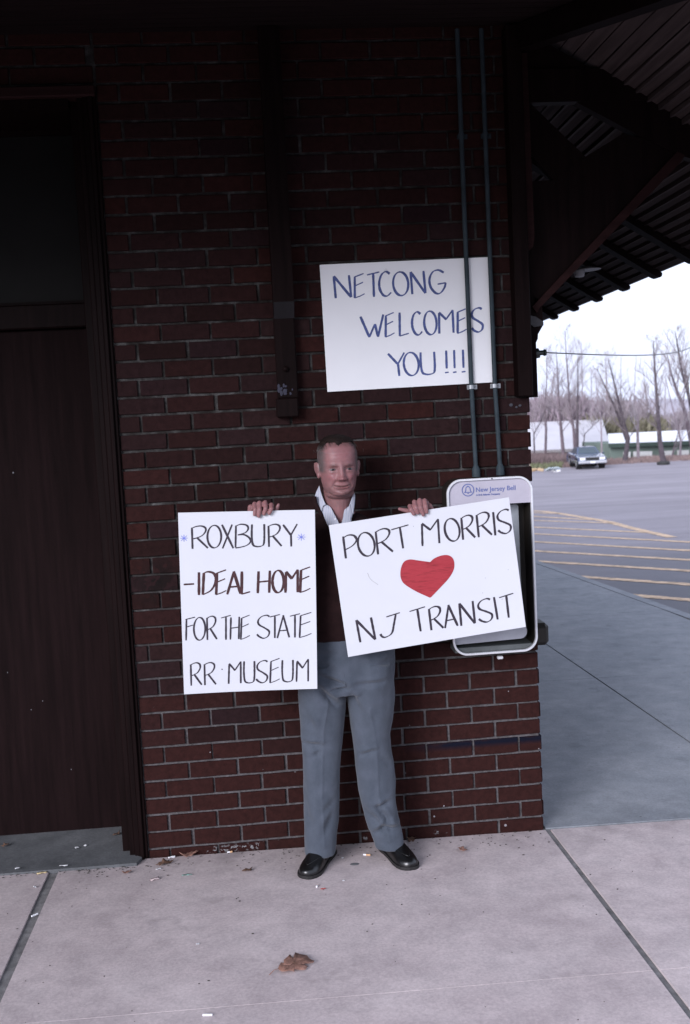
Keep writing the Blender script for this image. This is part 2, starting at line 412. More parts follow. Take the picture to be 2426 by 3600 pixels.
for a, b in [((600, 340), (800, 348)), ((600, 362), (1000, 385)), ((600, 387), (1120, 404)), ((600, 426), (1320, 460)), ((600, 465), (1660, 521)), ((600, 512), (1660, 572)), ((600, 567), (1660, 628)), ((600, 627), (1660, 693)), ((850, 718), (1660, 775)), ((1150, 826), (1660, 868))]:
    stripe(zz(*a), zz(*b), .165)
cv = [(600, 330), (700, 334), (800, 348), (900, 365), (1000, 381), (1100, 400), (1200, 428), (1300, 452), (1400, 474), (1460, 488)]
for a, b in zip(cv, cv[1:]): stripe(zz(*a), zz(*b), .19)
stripe(zz(1400, 918), zz(1700, 1030), .07)

# ================================================================== STATION BUILDING
st = tag(empty('station_building', (0, 0, 0)), 'dark red brick railway station with a brown wooden canopy and door', 'building')
WT = 3.42
# mortar core of the wall
bm = newbm()
box2(bm, -.10, 1.613, .009, .30, -.3, 3.9)
box2(bm, 1.33, 1.613, .30, 13.9, -.3, 3.9)
box2(bm, -8, -1.45, .009, .3, -.3, 3.9)
box2(bm, -1.45, -.10, .009, .3, 3.20, 3.9)
box2(bm, -8, 1.33, 13.7, 13.9, -.3, 3.9)
box2(bm, -8, -7.8, .3, 13.7, -.3, 3.9)
bw = done(bm, 'brick_wall', MORTAR, st)
LH, CH = .1015, .0733
# brick meshes (lintel course above the door is part of the wall too)
def brick_mesh(L, seed, D=.06):
    r = random.Random(seed); bm = newbm()
    h = CH-.0092-r.uniform(0, .0032); l = L-.0075-r.uniform(0, .0055)
    bev = .0025
    y0 = -r.uniform(0, .0022)
    nx2 = max(2, int(l/.05))
    # front face outline with slight irregularities
    outer = []; inner = []
    def pt(x, z, y): return bm.verts.new((x, y, z))
    xs_ = [-l/2+l*i/nx2 for i in range(nx2+1)]
    top = [(x, h/2+r.uniform(-.0009, .0009)) for x in xs_]; bot = [(x, -h/2+r.uniform(-.0013, .0013)) for x in xs_]
    loop = bot+top[::-1]
    back = [pt(x, z, D) for x, z in loop]; mid = [pt(x, z, y0+bev) for x, z in loop]
    fr = [pt(x-math.copysign(bev, x) if abs(abs(x)-l/2) < 1e-6 else x, z-math.copysign(bev, z), y0+r.uniform(-.0004, .0004)) for x, z in loop]
    n = len(loop)
    for i in range(n):
        j = (i+1) % n; bm.faces.new((back[i], back[j], mid[j], mid[i])); bm.faces.new((mid[i], mid[j], fr[j], fr[i]))
    k = nx2+1
    for i in range(nx2): bm.faces.new((fr[i], fr[i+1], fr[n-2-i], fr[n-1-i]))
    bmesh.ops.recalc_face_normals(bm, faces=bm.faces)
    me = bpy.data.meshes.new('brick'); bm.to_mesh(me); bm.free(); me.materials.append(BRICK); return me
full = [brick_mesh(2*LH, s) for s in range(14)]; half = [brick_mesh(LH, 50+s) for s in range(3)]
cache = {}
def bmesh_for(L):
    if abs(L-2*LH) < .004: return random.choice(full)
    if abs(L-LH) < .004: return random.choice(half)
    k = round(L, 3)
    if k not in cache: cache[k] = brick_mesh(L, int(k*1000))
    return cache[k]
bl = []
XW0 = -.095
for row in range(0, 49):
    z = (row+.5)*CH
    if row < 12: par = 0 if row % 2 == 0 else 1
    elif row == 12: par = -.35
    elif row == 13: par = .27
    elif row == 14: par = 1.1
    elif row == 15: par = .28
    elif row in (16, 18, 20): par = 1.1
    else: par = 0 if row % 2 == 1 else 1
    joints = [par+2*k for k in range(-3, 10)]
    js = [XW0] + [m*LH+random.uniform(-.004, .004) for m in joints if XW0+.035 < m*LH < 16*LH-.05] + [16*LH]
    if row in (12, 14, 15, 16, 18, 20):
        js = [j for j in js if not (j > 1.0 and False)]
    for a, b in zip(js, js[1:]): bl.append(((a+b)/2, z, b-a))
bl.sort(key=lambda q: (Vector((q[0], 0, q[1]))-CAM).length)
def visible(q):
    x, z, L = q
    return not (z < .05 and False)
cnt = 0; rest = []
for x, z, L in bl:
    if z < .03: rest.append((x, z, L)); continue
    if cnt < 300:
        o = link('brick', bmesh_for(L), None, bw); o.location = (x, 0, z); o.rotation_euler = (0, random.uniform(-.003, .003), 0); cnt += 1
    else: rest.append((x, z, L))
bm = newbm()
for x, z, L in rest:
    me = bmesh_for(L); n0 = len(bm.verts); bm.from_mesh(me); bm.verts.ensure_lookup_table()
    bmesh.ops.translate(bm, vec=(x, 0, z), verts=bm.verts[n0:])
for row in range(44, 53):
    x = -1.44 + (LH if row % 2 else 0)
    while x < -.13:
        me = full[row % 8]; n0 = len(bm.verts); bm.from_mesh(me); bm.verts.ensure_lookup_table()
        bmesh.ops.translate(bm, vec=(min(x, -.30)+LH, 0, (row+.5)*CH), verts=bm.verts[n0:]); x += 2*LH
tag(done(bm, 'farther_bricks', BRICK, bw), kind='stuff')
# bricks of the side wall (round the corner), joined, seen only from a step to the side
bm = newbm(); rot = Matrix.Rotation(math.pi/2, 4, 'Z')
for row in range(0, 49):
    y = (0 if row % 2 else LH) + LH/2*0 + .004
    if row % 2 == 0: y = .004+LH
    k = 0
    while y < 3.2:
        me = full[(row+k) % 8]; n0 = len(bm.verts); bm.from_mesh(me); bm.verts.ensure_lookup_table()
        bmesh.ops.rotate(bm, matrix=rot, verts=bm.verts[n0:]); bmesh.ops.translate(bm, vec=(16*LH, y+LH, (row+.5)*CH), verts=bm.verts[n0:])
        y += 2*LH; k += 1
tag(done(bm, 'side_bricks', BRICK, bw), kind='stuff')
# drips of pale mortar on the corner below the bracket
bm = newbm()
for a, b, c, s in ((1.635-.045, -.003, 1.868, .007), (1.552, -.003, 1.872, .009), (1.575, -.003, 1.862, .006)):
    ellip(bm, (a-.01, b, c), (s, .003, s*.8), seg=10, rg=6)
done(bm, 'mortar_drips', simple('pale_mortar', (.05, .05, .06), .9), bw, True)

# door recess ------------------------------------------------------
YD = .34
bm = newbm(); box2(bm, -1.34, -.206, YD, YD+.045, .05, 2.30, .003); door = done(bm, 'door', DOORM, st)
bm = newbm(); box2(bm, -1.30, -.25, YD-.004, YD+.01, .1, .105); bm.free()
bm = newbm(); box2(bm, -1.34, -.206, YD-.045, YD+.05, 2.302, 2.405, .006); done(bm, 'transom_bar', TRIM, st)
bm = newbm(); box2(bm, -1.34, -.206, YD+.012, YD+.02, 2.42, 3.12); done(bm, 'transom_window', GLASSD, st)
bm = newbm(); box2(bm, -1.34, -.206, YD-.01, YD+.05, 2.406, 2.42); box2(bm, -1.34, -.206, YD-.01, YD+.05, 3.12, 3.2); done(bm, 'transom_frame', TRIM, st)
bm = newbm()
for a, b, c in ((-.206, -.17, .05), (-.171, -.148, .0), (-.149, -.125, -.012), (-.126, -.108, -.024), (-.109, -.094, -.012)):
    box2(bm, a, b, c, YD+.04, .035, 3.2, .0035)
done(bm, 'door_casing', TRIM, st)
bm = newbm()
for a, b, c in ((-1.376, -1.34, .05), (-1.40, -1.375, .0), (-1.424, -1.4, -.012), (-1.45, -1.423, -.02)): box2(bm, a, b, c, YD+.04, .035, 3.2, .0035)
done(bm, 'door_casing', TRIM, st)
bm = newbm(); box2(bm, -1.45, -.094, -.03, .3, 3.172, 3.215, .005); done(bm, 'lintel_lip', TIML, st)
bm = newbm(); box2(bm, -1.34, -.206, .0, YD+.02, 3.14, 3.17); done(bm, 'door_head', TRIM, st)
bm = newbm(); box2(bm, -1.45, -.206, YD+.05, YD+.3, .03, 3.2); done(bm, 'room_wall', BLKP, st)
bm = newbm(); prism(bm, [(-1.42, -.085, .064), (-.135, -.085, .056), (-.118, -.03, .056), (-.150, .0, .056), (-.150, YD+.03, .056), (-1.42, YD+.03, .064)], (0, 0, -.08)); done(bm, 'door_threshold', THR, st)

# front canopy ---------------------------------------------------------
SLF = .17; YE = -2.2; SLS = .62; XE = 2.92
def zf(y): return WT + SLF*y
def zs(x, y=0.): return WT - SLS*(x-1.62) + .048 - .021*max(0, y)
fc = empty('front_canopy', (0, 0, WT), st); fc.location = (0, 0, 0)
W_ = .088; nb = 0; y = 0.
while y > YE:
    y1 = y-W_+.006
    xe = 1.62-.274*y; xe1 = 1.62-.274*y1
    bm = newbm(); prism(bm, [(-8, y, zf(y)), (xe, y, zf(y)), (xe1, y1, zf(y1)), (-8, y1, zf(y1))], (0, 0, .018))
    done(bm, 'soffit_board', SOFFD, fc); y -= W_
bm = newbm(); prism(bm, [(-8, .3, zf(0)+.10), (1.62, .3, zf(0)+.10), (1.62, 0, zf(0)+.10), (1.62-.274*YE, YE-.02, zf(YE)+.1), (-8, YE-.02, zf(YE)+.10)], (0, 0, .05)); done(bm, 'unseen_front_light_block', ROOFM, st)  # unseen shell over the front boards, added to block light
bm = newbm(); box2(bm, -8, 1.62-.274*YE, YE-.04, YE-.012, zf(YE)-.02, zf(YE)+.15); done(bm, 'fascia', TIMBX, st)
# side canopy ---------------------------------------------------------
scn = empty('side_canopy', (0, 0, 0), st)
x = 1.622
while x < XE-.02:
    x1 = min(x+W_*.57-.004, XE)
    y0 = max(YE, -(x-1.62)/.274); y01 = max(YE, -(x1-1.62)/.274)
    bm = newbm(); prism(bm, [(x, y0, zs(x)), (x, 0, zs(x)), (x, 13, zs(x, 13)), (x1, 13, zs(x1, 13)), (x1, 0, zs(x1)), (x1, y01, zs(x1))], (0, 0, .018))
    done(bm, 'soffit_board', SOFF, scn); x += W_*.57
bm = newbm(); prism(bm, [(1.62, 0, zs(1.62)+.06), (1.62-.274*YE, YE, zs(2.223)+.06), (XE+.03, YE, zs(XE)+.03), (XE+.03, 0, zs(XE)+.03), (XE+.03, 13, zs(XE, 13)+.03), (1.62, 13, zs(1.62, 13)+.06)], (0, 0, .05)); done(bm, 'unseen_side_light_block', ROOFM, st)  # unseen shell over the side boards, added to keep light out
# rafters with rounded tails
a = math.atan(SLS)
y = 1.28
rz = None
while y < 12.9:
    bm = newbm(); prof = []
    x0, x1 = 1.64, XE+.014; h = .046
    prof = [(x0, zs(x0)-.002), (x0, zs(x0)-h)]
    prof.append((x1-.045, zs(x1-.045)-h))
    for k in range(1, 6):
        t = k/5*math.pi/2; prof.append((x1-.045+.045*math.sin(t), zs(x1-.045+.045*math.sin(t))-h+.034*(1-math.cos(t))))
    prof.append((x1, zs(x1)-.002))
    prism(bm, [(px_, y-.03, pz_-.021*y) for px_, pz_ in prof], (0, .085, 0)); done(bm, 'rafter', TIMBX, scn); y += .53
bm = newbm()
prism(bm, [(XE+.002, YE, zs(XE)), (XE+.002, 0, zs(XE)), (XE+.002, 13, zs(XE, 13)), (XE+.002, 13, zs(XE, 13)+.07), (XE+.002, 0, zs(XE)+.07), (XE+.002, YE, zs(XE)+.07)], (.022, 0, 0)); done(bm, 'fascia', TIMBX, scn)
bm = newbm(); rnd_ = random.Random(3)
for q in range(4): ellip(bm, (rnd_.uniform(-.7, -.3), YD-.001, rnd_.uniform(.3, .9)), (.002, .0008, .003), seg=8, rg=5)
c = aty(47, 1662, YD); ellip(bm, (c.x, YD-.001, c.z), (.004, .001, .004), seg=8, rg=5)
tag(done(bm, 'paint_flecks', simple('white_fleck', (.12, .12, .13), .8), door, True), kind='stuff')
# main roof, out of view; ridge raised for a longer building shadow
bm = newbm(); prism(bm, [(-8.4, .25, 3.56), (1.95, .25, 3.56), (1.95, 14.2, 3.56), (-8.4, 14.2, 3.56)], (0, 0, .1)); 
v = [(-8.4, .25, 3.66), (1.95, .25, 3.66), (1.95, 14.2, 3.66), (-8.4, 14.2, 3.66), (-2.2, 3.5, 6.8), (-2.2, 10.8, 6.8)]
addvf(bm, v, [(0, 1, 4), (1, 2, 5, 4), (2, 3, 5), (3, 0, 4, 5)]); done(bm, 'unseen_raised_main_roof', ROOFM, st)
# hip beam and timber bracket at the corner
YB = .02
def timber(pix, nm, m=TIMB, y=YB, th=.10, parent=None):
    bm = newbm(); prism(bm, [aty(px_, py_, y) for px_, py_ in pix], (0, th, 0)); return done(bm, nm, m, parent or st)
cbk = empty('corner_bracket', (1.6, 0, 2.4), st); cbk.location = (0, 0, 0)
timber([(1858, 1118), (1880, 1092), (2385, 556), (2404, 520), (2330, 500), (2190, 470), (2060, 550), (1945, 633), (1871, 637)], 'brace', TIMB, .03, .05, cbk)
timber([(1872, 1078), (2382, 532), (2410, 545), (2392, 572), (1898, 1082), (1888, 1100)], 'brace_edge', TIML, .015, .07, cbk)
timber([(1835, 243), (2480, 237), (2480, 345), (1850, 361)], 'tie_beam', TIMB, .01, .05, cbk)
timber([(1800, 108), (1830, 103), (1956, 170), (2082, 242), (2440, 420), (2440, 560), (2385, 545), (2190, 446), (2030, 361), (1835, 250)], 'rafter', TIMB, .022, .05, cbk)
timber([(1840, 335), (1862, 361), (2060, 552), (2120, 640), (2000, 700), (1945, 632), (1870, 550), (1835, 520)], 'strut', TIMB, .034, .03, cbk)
timber([(2082, 243), (2500, 236), (2500, 540), (2200, 450)], 'beam_shadow_block', TIMB, .04, .04, cbk)  # one dark solid for the beam and the hip's shadow around it
# hip rafter
bm = newbm(); n_ = 8
h0 = Vector((1.62, .02, WT-.005)); h1 = Vector((1.62-.274*YE, YE, zf(YE)-.005)); dd = (h1-h0).normalized(); s_ = Vector((dd.y, -dd.x, 0)).normalized()*-.035
prism(bm, [h0+s_, h0-s_, h0-s_-Vector((0, 0, .10)), h0+s_-Vector((0, 0, .10))], h1-h0); done(bm, 'hip_rafter', TIMBX, st)
# corner post (front) and side post
bm = newbm(); box2(bm, 1.558, 1.621, -.075, .004, 1.905, 3.40, .004)
done(bm, 'post', TIMB, cbk)
bm = newbm()
prism(bm, [(1.626, .03, 1.90), (1.668, .03, 1.90), (1.668, .03, 2.13), (1.676, .03, 2.145), (1.678, .03, 2.165), (1.70, .03, 2.20), (1.70, .03, 2.30), (1.655, .03, 2.33), (1.655, .03, 3.3), (1.626, .03, 3.3)], (0, .05, 0)); done(bm, 'side_post', TIMB, cbk)
bm = newbm(); prism(bm, [(1.628, -.03, 2.50), (1.652, -.03, 2.52), (1.660, -.03, 2.56), (1.655, -.03, 3.3), (1.628, -.03, 3.3)], (0, .055, 0)); done(bm, 'post_strip', TIML, cbk)
bm = newbm(); prism(bm, [(1.640, .02, 2.245), (1.668, .02, 2.238), (1.70, .02, 2.215), (1.70, .02, 2.20), (1.66, .02, 2.195), (1.64, .02, 2.21)], (0, .012, 0)); done(bm, 'corbel_edge', simple('corbel_edge_grey', (.03, .028, .032), .5), cbk)  # paler strip along the corbel edge
# wall bracket left of the poster
wb = empty('wall_bracket', (0, 0, 0), st)
bm = newbm(); prism(bm, [(.562, 0, 3.41), (.562, 0, 2.27), (.562, -.05, 2.27), (.562, -.10, 2.32), (.562, -.10, 3.40)], (.083, 0, 0)); done(bm, 'post', TIMB, wb)
bm = newbm(); prism(bm, [(.562, -.048, 2.268), (.562, -.104, 2.322), (.562, -.100, 2.33), (.562, -.044, 2.275)], (.083, 0, 0)); done(bm, 'chamfer', simple('lit_chamfer', (.014, .013, .015), .5), wb)  # chamfer coloured paler than the post, as if catching light
bm = newbm(); box2(bm, .560, .645, -.045, 0, 1.945, 2.272, .004); done(bm, 'lower_post', TIMB, wb)
bm = newbm(); box2(bm, .552, .642, -.062, 0, 1.868, 1.946, .005); done(bm, 'block', TIMB, wb)
bm = newbm(); tube(bm, [(.598, -.046, 2.065), (.598, -.056, 2.065)], .012, 10); done(bm, 'bolt', TIMB, wb, True)
bm = newbm()
for q in range(14):
    ellip(bm, (random.uniform(.566, .636), -.0458, random.uniform(1.955, 2.0)), (random.uniform(.003, .010), .0008, random.uniform(.004, .012)), seg=8, rg=5)
done(bm, 'paint_residue', simple('blue_white_residue', (.025, .025, .04), .8), wb, True)
# insulator knob on side post + wire
bm = newbm(); c = aty(1910, 1240, .12)
tube(bm, [c+Vector((-.02, 0, 0)), c+Vector((.0, 0, 0)), c+Vector((.004, 0, 0)), c+Vector((.012, 0, 0))], [.011, .011, .015, .013], 12)
tube(bm, [c+Vector((-.05, 0, -.005)), c+Vector((-.02, 0, 0))], .022, 12)
tag(done(bm, 'insulator_knob', simple('dark_green_porcelain', (.012, .02, .018), .25)), 'small dark porcelain knob on the side of the corner post, holding the wire', 'insulator')
bm = newbm(); pts = []
c2 = c+Vector((.014, 0, 0)); e = atd(2450, 1205, 34)
for i in range(25):
    t = i/24; p = c2.lerp(e, t); p.z -= 4*t*(1-t)*.14; pts.append(p)
tube(bm, pts, [.003+.012*i/24 for i in range(25)], 5)
tag(done(bm, 'overhead_wire', simple('dark_cable', (.03, .03, .035), .6)), 'thin dark wire strung from the corner post across the pale sky', 'wire')
# canopy lamp
la = tag(empty('canopy_lamp', (0, 0, 0)), 'grey metal lamp with a wide flat shade hanging under the side canopy', 'lamp')
c = aty(2045, 950, 1.9)
def lathe(bm, prof, cen, n=24, rot=None):
    rings = []
    for r, z in prof: rings.append([bm.verts.new(Vector(cen)+((rot @ Vector((r*math.cos(2*math.pi*k/n), r*math.sin(2*math.pi*k/n), z))) if rot else Vector((r*math.cos(2*math.pi*k/n), r*math.sin(2*math.pi*k/n), z)))) for k in range(n)])
    for a_, b_ in zip(rings, rings[1:]):
        for k in range(n): bm.faces.new((a_[k], a_[(k+1) % n], b_[(k+1) % n], b_[k]))
LM = simple('grey_enamel', (.30, .29, .29), .5, .1)
bm = newbm(); lathe(bm, [(.02, .016), (.04, .014), (.092, -.004), (.094, -.007), (.09, -.006), (.04, .008), (.02, .010)], c+Vector((.02, 0, .004)), 28, Matrix.Rotation(-.05, 3, 'Y')); done(bm, 'shade', LM, la, True)
bm = newbm(); lathe(bm, [(.001, -.036), (.026, -.035), (.031, -.02), (.032, .008), (.02, .016), (.001, .016)], c+Vector((-.015, 0, -.004)), 20); done(bm, 'lamp_housing', LM, la, True)
bm = newbm(); tube(bm, [c+Vector((-.02, 0, .01)), (c.x-.02, c.y, zs(c.x-.02, c.y)+.01)], .009, 8); done(bm, 'stem', LM, la, True)
# small junction box round the corner
jb = tag(empty('meter_box', (0, 0, 0)), 'small dark rounded box on the side wall just behind the pay phone', 'meter box')
c = aty(1893, 2222, .16)
bm = newbm(); box(bm, (1.66, .16, c.z), (.085, .12, .10), None, .016); done(bm, 'housing', ENCL, jb)
bm = newbm(); box(bm, (1.66, .094, c.z), (.06, .012, .07), None, .004); done(bm, 'cover', ENCL, jb)
# ================================================================== POSTERS
def ell(cx, cy, rx, ry, a0, a1, n=18): return [(cx+rx*math.cos(R_(a0+(a1-a0)*i/n)), cy+ry*math.sin(R_(a0+(a1-a0)*i/n))) for i in range(n+1)]
def sm(pts, n=6):
    out = []
    P = [pts[0]]+list(pts)+[pts[-1]]
    for i in range(1, len(P)-2):
        p0, p1, p2, p3 = P[i-1], P[i], P[i+1], P[i+2]
        for k in range(n):
            t = k/n
            out.append(tuple(.5*((2*b)+(-a+c)*t+(2*a-5*b+4*c-d)*t*t+(-a+3*b-3*c+d)*t**3) for a, b, c, d in zip(p0, p1, p2, p3)))
    out.append(pts[-1]); return out
GL = {
 'R': [[(.06, .06), (.1, 1)], sm([(.02, .1), (.3, .02), (.6, 0), (.84, .08), (.86, .24), (.66, .42), (.36, .52), (.1, .56)]), [(.34, .5), (1, .98)]],
 'P': [[(.04, .02), (.2, 1)], sm([(0, .1), (.4, .0), (.8, .05), (1, .22), (.9, .38), (.6, .52), (.14, .62)])],
 'O': [ell(.5, .5, .5, .5, -80, 282, 30)],
 'X': [[(.05, 0), (1, 1)], [(.9, 0), (.1, 1)]],
 'B': [[(.03, .05), (.0, .98)], sm([(0, .08), (.35, 0), (.75, .05), (.85, .2), (.65, .36), (.15, .45)]), sm([(.15, .45), (.6, .45), (.95, .6), (1, .76), (.75, .9), (.35, .97), (0, 1)])],
 'U': [sm([(.02, 0), (0, .5), (.08, .88), (.3, .98), (.6, .99), (.88, .92), (.95, .7), (.96, .4), (.95, 0)])],
 'Y': [[(0, .02), (.56, .5)], [(1, 0), (.54, .5)], [(.56, .48), (.58, 1)]],
 'I': [[(.5, 0), (.5, 1)]],
 'D': [[(.1, .05), (.02, 1)], sm([(0, .1), (.35, 0), (.8, .06), (1, .26), (.92, .55), (.6, .83), (.02, 1)])],
 'E': [[(.1, .12), (.02, 1)], [(.06, .13), (.9, 0)], [(.06, .5), (.82, .36)], [(.0, 1), (.5, .93), (.92, .84)]],
 'A': [[(.5, .02), (0, 1)], [(.48, 0), (1, .98)], [(.2, .68), (.84, .66)]],
 'L': [[(.08, 0), (.06, 1)], [(.04, 1), (1, .9)]],
 'H': [[(.1, .02), (.04, 1)], [(.95, 0), (.9, .99)], [(.06, .5), (.93, .46)]],
 'M': [[(.06, .1), (.02, 1)], [(.06, .08), (.5, .4)], [(.48, .4), (.93, 0)], [(.93, 0), (.93, .99)]],
 'F': [[(.1, .07), (.06, 1)], [(.0, .09), (.92, 0)], [(.1, .42), (.72, .34)]],
 'T': [[(.5, .04), (.5, 1)], [(0, .1), (1, 0)]],
 'S': [sm([(.98, .06), (.75, .0), (.35, .06), (.1, .22), (.16, .4), (.6, .55), (.95, .7), (.88, .9), (.55, 1), (.2, .93), (.0, .82)])],
 'N': [[(.03, .02), (.08, 1)], [(.03, .02), (.96, .98)], [(.9, 0), (.97, .98)]],
 'J': [[(.2, .1), (1, 0)], sm([(.76, .05), (.74, .5), (.72, .8), (.58, .94), (.3, 1), (.1, .93), (0, .82)])],
 'C': [sm([(.9, .1), (.6, .0), (.25, .12), (.05, .4), (.06, .7), (.3, .95), (.62, 1), (.95, .86)])],
 'G': [sm([(.92, .12), (.6, .0), (.25, .08), (.03, .38), (.08, .72), (.35, .97), (.62, .98), (.88, .78), (1, .55)]), [(1, .55), (.5, .6)]],
 'W': [[(.0, .05), (.36, 1)], [(.36, 1), (.62, .42)], [(.62, .42), (.74, 1)], [(.74, 1), (1, 0)]],
 '!': [[(.5, 0), (.5, .80)], [(.1, .985), (.9, .965)]],
 '-': [[(0, .6), (1, .45)]],
 '.': [[(0, .5), (1, .5)]],
 '*': [[(.5, 0), (.5, 1)], [(0, .5), (1, .5)], [(.12, .15), (.88, .85)], [(.12, .85), (.88, .15)]],
}
def ribbon(bm, pts, Y, wf, seed=0):
    """pts: world points on the plane Y ; wf(direction)->width"""
    rnd = random.Random(seed); n = len(pts)
    if n == 2:
        a, b = pts; pts = [a.lerp(b, i/7) for i in range(8)]; n = 8
    prev = None
    for i, p in enumerate(pts):
        d = (pts[min(i+1, n-1)]-pts[max(i-1, 0)])
        if d.length < 1e-7: continue
        d.normalize(); s = Vector((-d.z, 0, d.x)); wd = wf(d)*(1+rnd.uniform(-.10, .10))
        if i in (0, n-1): wd *= .86
        q = (bm.verts.new((p.x+s.x*wd/2, Y, p.z+s.z*wd/2)), bm.verts.new((p.x-s.x*wd/2, Y, p.z-s.z*wd/2)))
        if prev: bm.faces.new((prev[0], q[0], q[1], prev[1]))
        prev = q
def pen(wmax, wmin, ang=22):
    nib = Vector((math.cos(R_(ang)), 0, math.sin(R_(ang))))
    return lambda d: 1.1*wmin+1.1*(wmax-wmin)*abs(d.x*nib.z-d.z*nib.x)**1.3
def poster(corners, Y, label, lines, ink, wf, name='poster', th=.004, lean=0, board=None):
    root = tag(empty(name, (0, 0, 0)), label, 'sign')
    c = [aty(x, y, Y) for x, y in corners]
    bm = newbm(); prism(bm, c, (0, th, 0))
    bmesh.ops.bevel(bm, geom=list(bm.edges), offset=.0006, segments=1, affect='EDGES')
    bmesh.ops.subdivide_edges(bm, edges=[e for e in bm.edges if e.calc_length() > .1], cuts=11, use_grid_fill=True)
    bow = (min(p.z for p in c), max(p.z for p in c), min(p.x for p in c), max(p.x for p in c))
    done(bm, 'board', board or PAPER, root)
    k = 0
    for chars, mat, pf, nm in lines:
        bm = newbm(); L = 0
        for ch, tl, bl_, rx in chars:
            vv = (bl_[0]-tl[0], bl_[1]-tl[1])
            # unit text direction from board top edge
            ux, uy = corners[1][0]-corners[0][0], corners[1][1]-corners[0][1]; n_ = math.hypot(ux, uy); ux /= n_; uy /= n_
            w_ = (rx[0]-tl[0])*ux+(rx[1]-tl[1])*uy
            # remove lean part when right extent is taken at the bottom
            for st_ in GL[ch]:
                k += 1
                pts = []
                for gx, gy in st_:
                    X = tl[0]+ux*w_*gx+vv[0]*gy; Yp = tl[1]+uy*w_*gx+vv[1]*gy
                    pts.append(aty(X, Yp, Y)+Vector((0, 0, 0)))
                L += .000012
                ribbon(bm, pts, Y-.0006-L, pf, k)
        me_o = done(bm, nm, mat, root)
    root['_bow'] = bow
    return root
def bend(root, b1, b2, b3):
    z0, z1, x0, x1 = root['_bow']; del root['_bow']
    for o in [o for o in bpy.data.objects if o.parent == root]:
        for v_ in o.data.vertices:
            t = (z1-v_.co.z)/(z1-z0); u = 2*(v_.co.x-x0)/(x1-x0)-1
            v_.co.y += b1*t*t+b2*u*u*t+b3*u*t+.0015*noise.noise(Vector((v_.co.x*5, 0, v_.co.z*5)))*t
        if o.name.startswith('board'):
            for p in o.data.polygons: p.use_smooth = False
# the poster held on the left
def Z5(x, y): return (580+x/2.6133, 1700+y/2.6137)
def bx(ch, x0, x1, y0, y1, lean=0):
    p0 = Z5(x0, y0); 
    return (ch, p0, Z5(x0+(y1-y0)*.0, y1), (Z5(x1, y0)[0], p0[1]))
rox = [bx(*q) for q in [('R', 238, 395, 392, 600), ('O', 390, 517, 385, 592), ('X', 518, 628, 378, 597), ('B', 648, 785, 375, 592), ('U', 797, 918, 375, 582), ('R', 943, 1072, 376, 582), ('Y', 1085, 1215, 374, 580)]]
ast = [bx('*', 140, 210, 470, 535), bx('*', 1213, 1292, 460, 526)]
ide = [bx(*q) for q in [('-', 172, 268, 915, 935), ('I', 300, 325, 815, 1025), ('D', 345, 468, 812, 1022), ('E', 468, 572, 795, 1022), ('A', 572, 695, 808, 1020), ('L', 700, 783, 808, 1018), ('H', 848, 970, 803, 1010), ('O', 988, 1092, 800, 1005), ('M', 1105, 1228, 793, 1005), ('E', 1240, 1345, 768, 1003)]]
fts = [bx(*q) for q in [('F', 188, 285, 1230, 1442), ('O', 265, 370, 1232, 1442), ('R', 380, 477, 1222, 1440), ('T', 515, 605, 1215, 1440), ('H', 597, 687, 1228, 1438), ('E', 695, 787, 1213, 1438), ('S', 845, 963, 1215, 1428), ('T', 963, 1057, 1208, 1425), ('A', 1033, 1143, 1213, 1425), ('T', 1148, 1242, 1200, 1420), ('E', 1235, 1357, 1188, 1420)]]
mus = [bx(*q) for q in [('R', 230, 337, 1652, 1862), ('R', 355, 468, 1652, 1860), ('.', 519, 529, 1710, 1718), ('M', 582, 705, 1645, 1850), ('U', 725, 827, 1640, 1845), ('S', 838, 945, 1635, 1843), ('E', 965, 1064, 1615, 1843), ('U', 1078, 1182, 1630, 1835), ('M', 1208, 1326, 1622, 1832)]]
YP = -.42
rosign = poster([Z5(120, 268), Z5(1378, 240), Z5(1403, 1897), Z5(175, 1942)], YP, 'tall white poster reading ROXBURY IDEAL HOME FOR THE STATE RR MUSEUM',
  [(rox, INKB, pen(.0075, .0032), 'lettering'), (ast, INKLB, pen(.0022, .0018), 'asterisks'), (ide[:6], INKR, pen(.0105, .0042), 'lettering'), (ide[6:], INKR, pen(.0105, .0042), 'lettering'), (fts, INKB, pen(.0068, .003), 'lettering'), (mus, INKB, pen(.0068, .003), 'lettering')], INKB, None)
# the tilted poster
def Z6(x, y): return (1140+x/2.1778, 1740+y/2.178)
def t3(ch, a, b, c): return (ch, Z6(*a), Z6(*b), Z6(*c))
pm = [t3(*q) for q in [('P', (140, 315), (145, 490), (246, 300)), ('O', (243, 298), (276, 478), (368, 280)), ('R', (385, 270), (400, 458), (512, 250)), ('T', (510, 250), (537, 420), (645, 229)), ('M', (738, 205), (750, 392), (880, 183)), ('O', (908, 190), (940, 362), (1018, 172)), ('R', (1042, 165), (1053, 345), (1145, 148)), ('R', (1158, 143), (1172, 326), (1270, 126)), ('I', (1280, 133), (1297, 312), (1305, 130)), ('S', (1310, 122), (1335, 303), (1412, 106))]]
nj = [t3(*q) for q in [('N', (243, 960), (270, 1137), (373, 940)), ('J', (455, 925), (430, 1103), (582, 905)), ('T', (653, 878), (682, 1060), (775, 859)), ('R', (797, 866), (815, 1043), (900, 850)), ('A', (905, 852), (930, 1025), (1002, 837)), ('N', (1033, 830), (1045, 1008), (1150, 812)), ('S', (1165, 808), (1192, 985), (1272, 791)), ('I', (1290, 785), (1320, 958), (1312, 782)), ('T', (1338, 770), (1360, 950), (1448, 753))]]
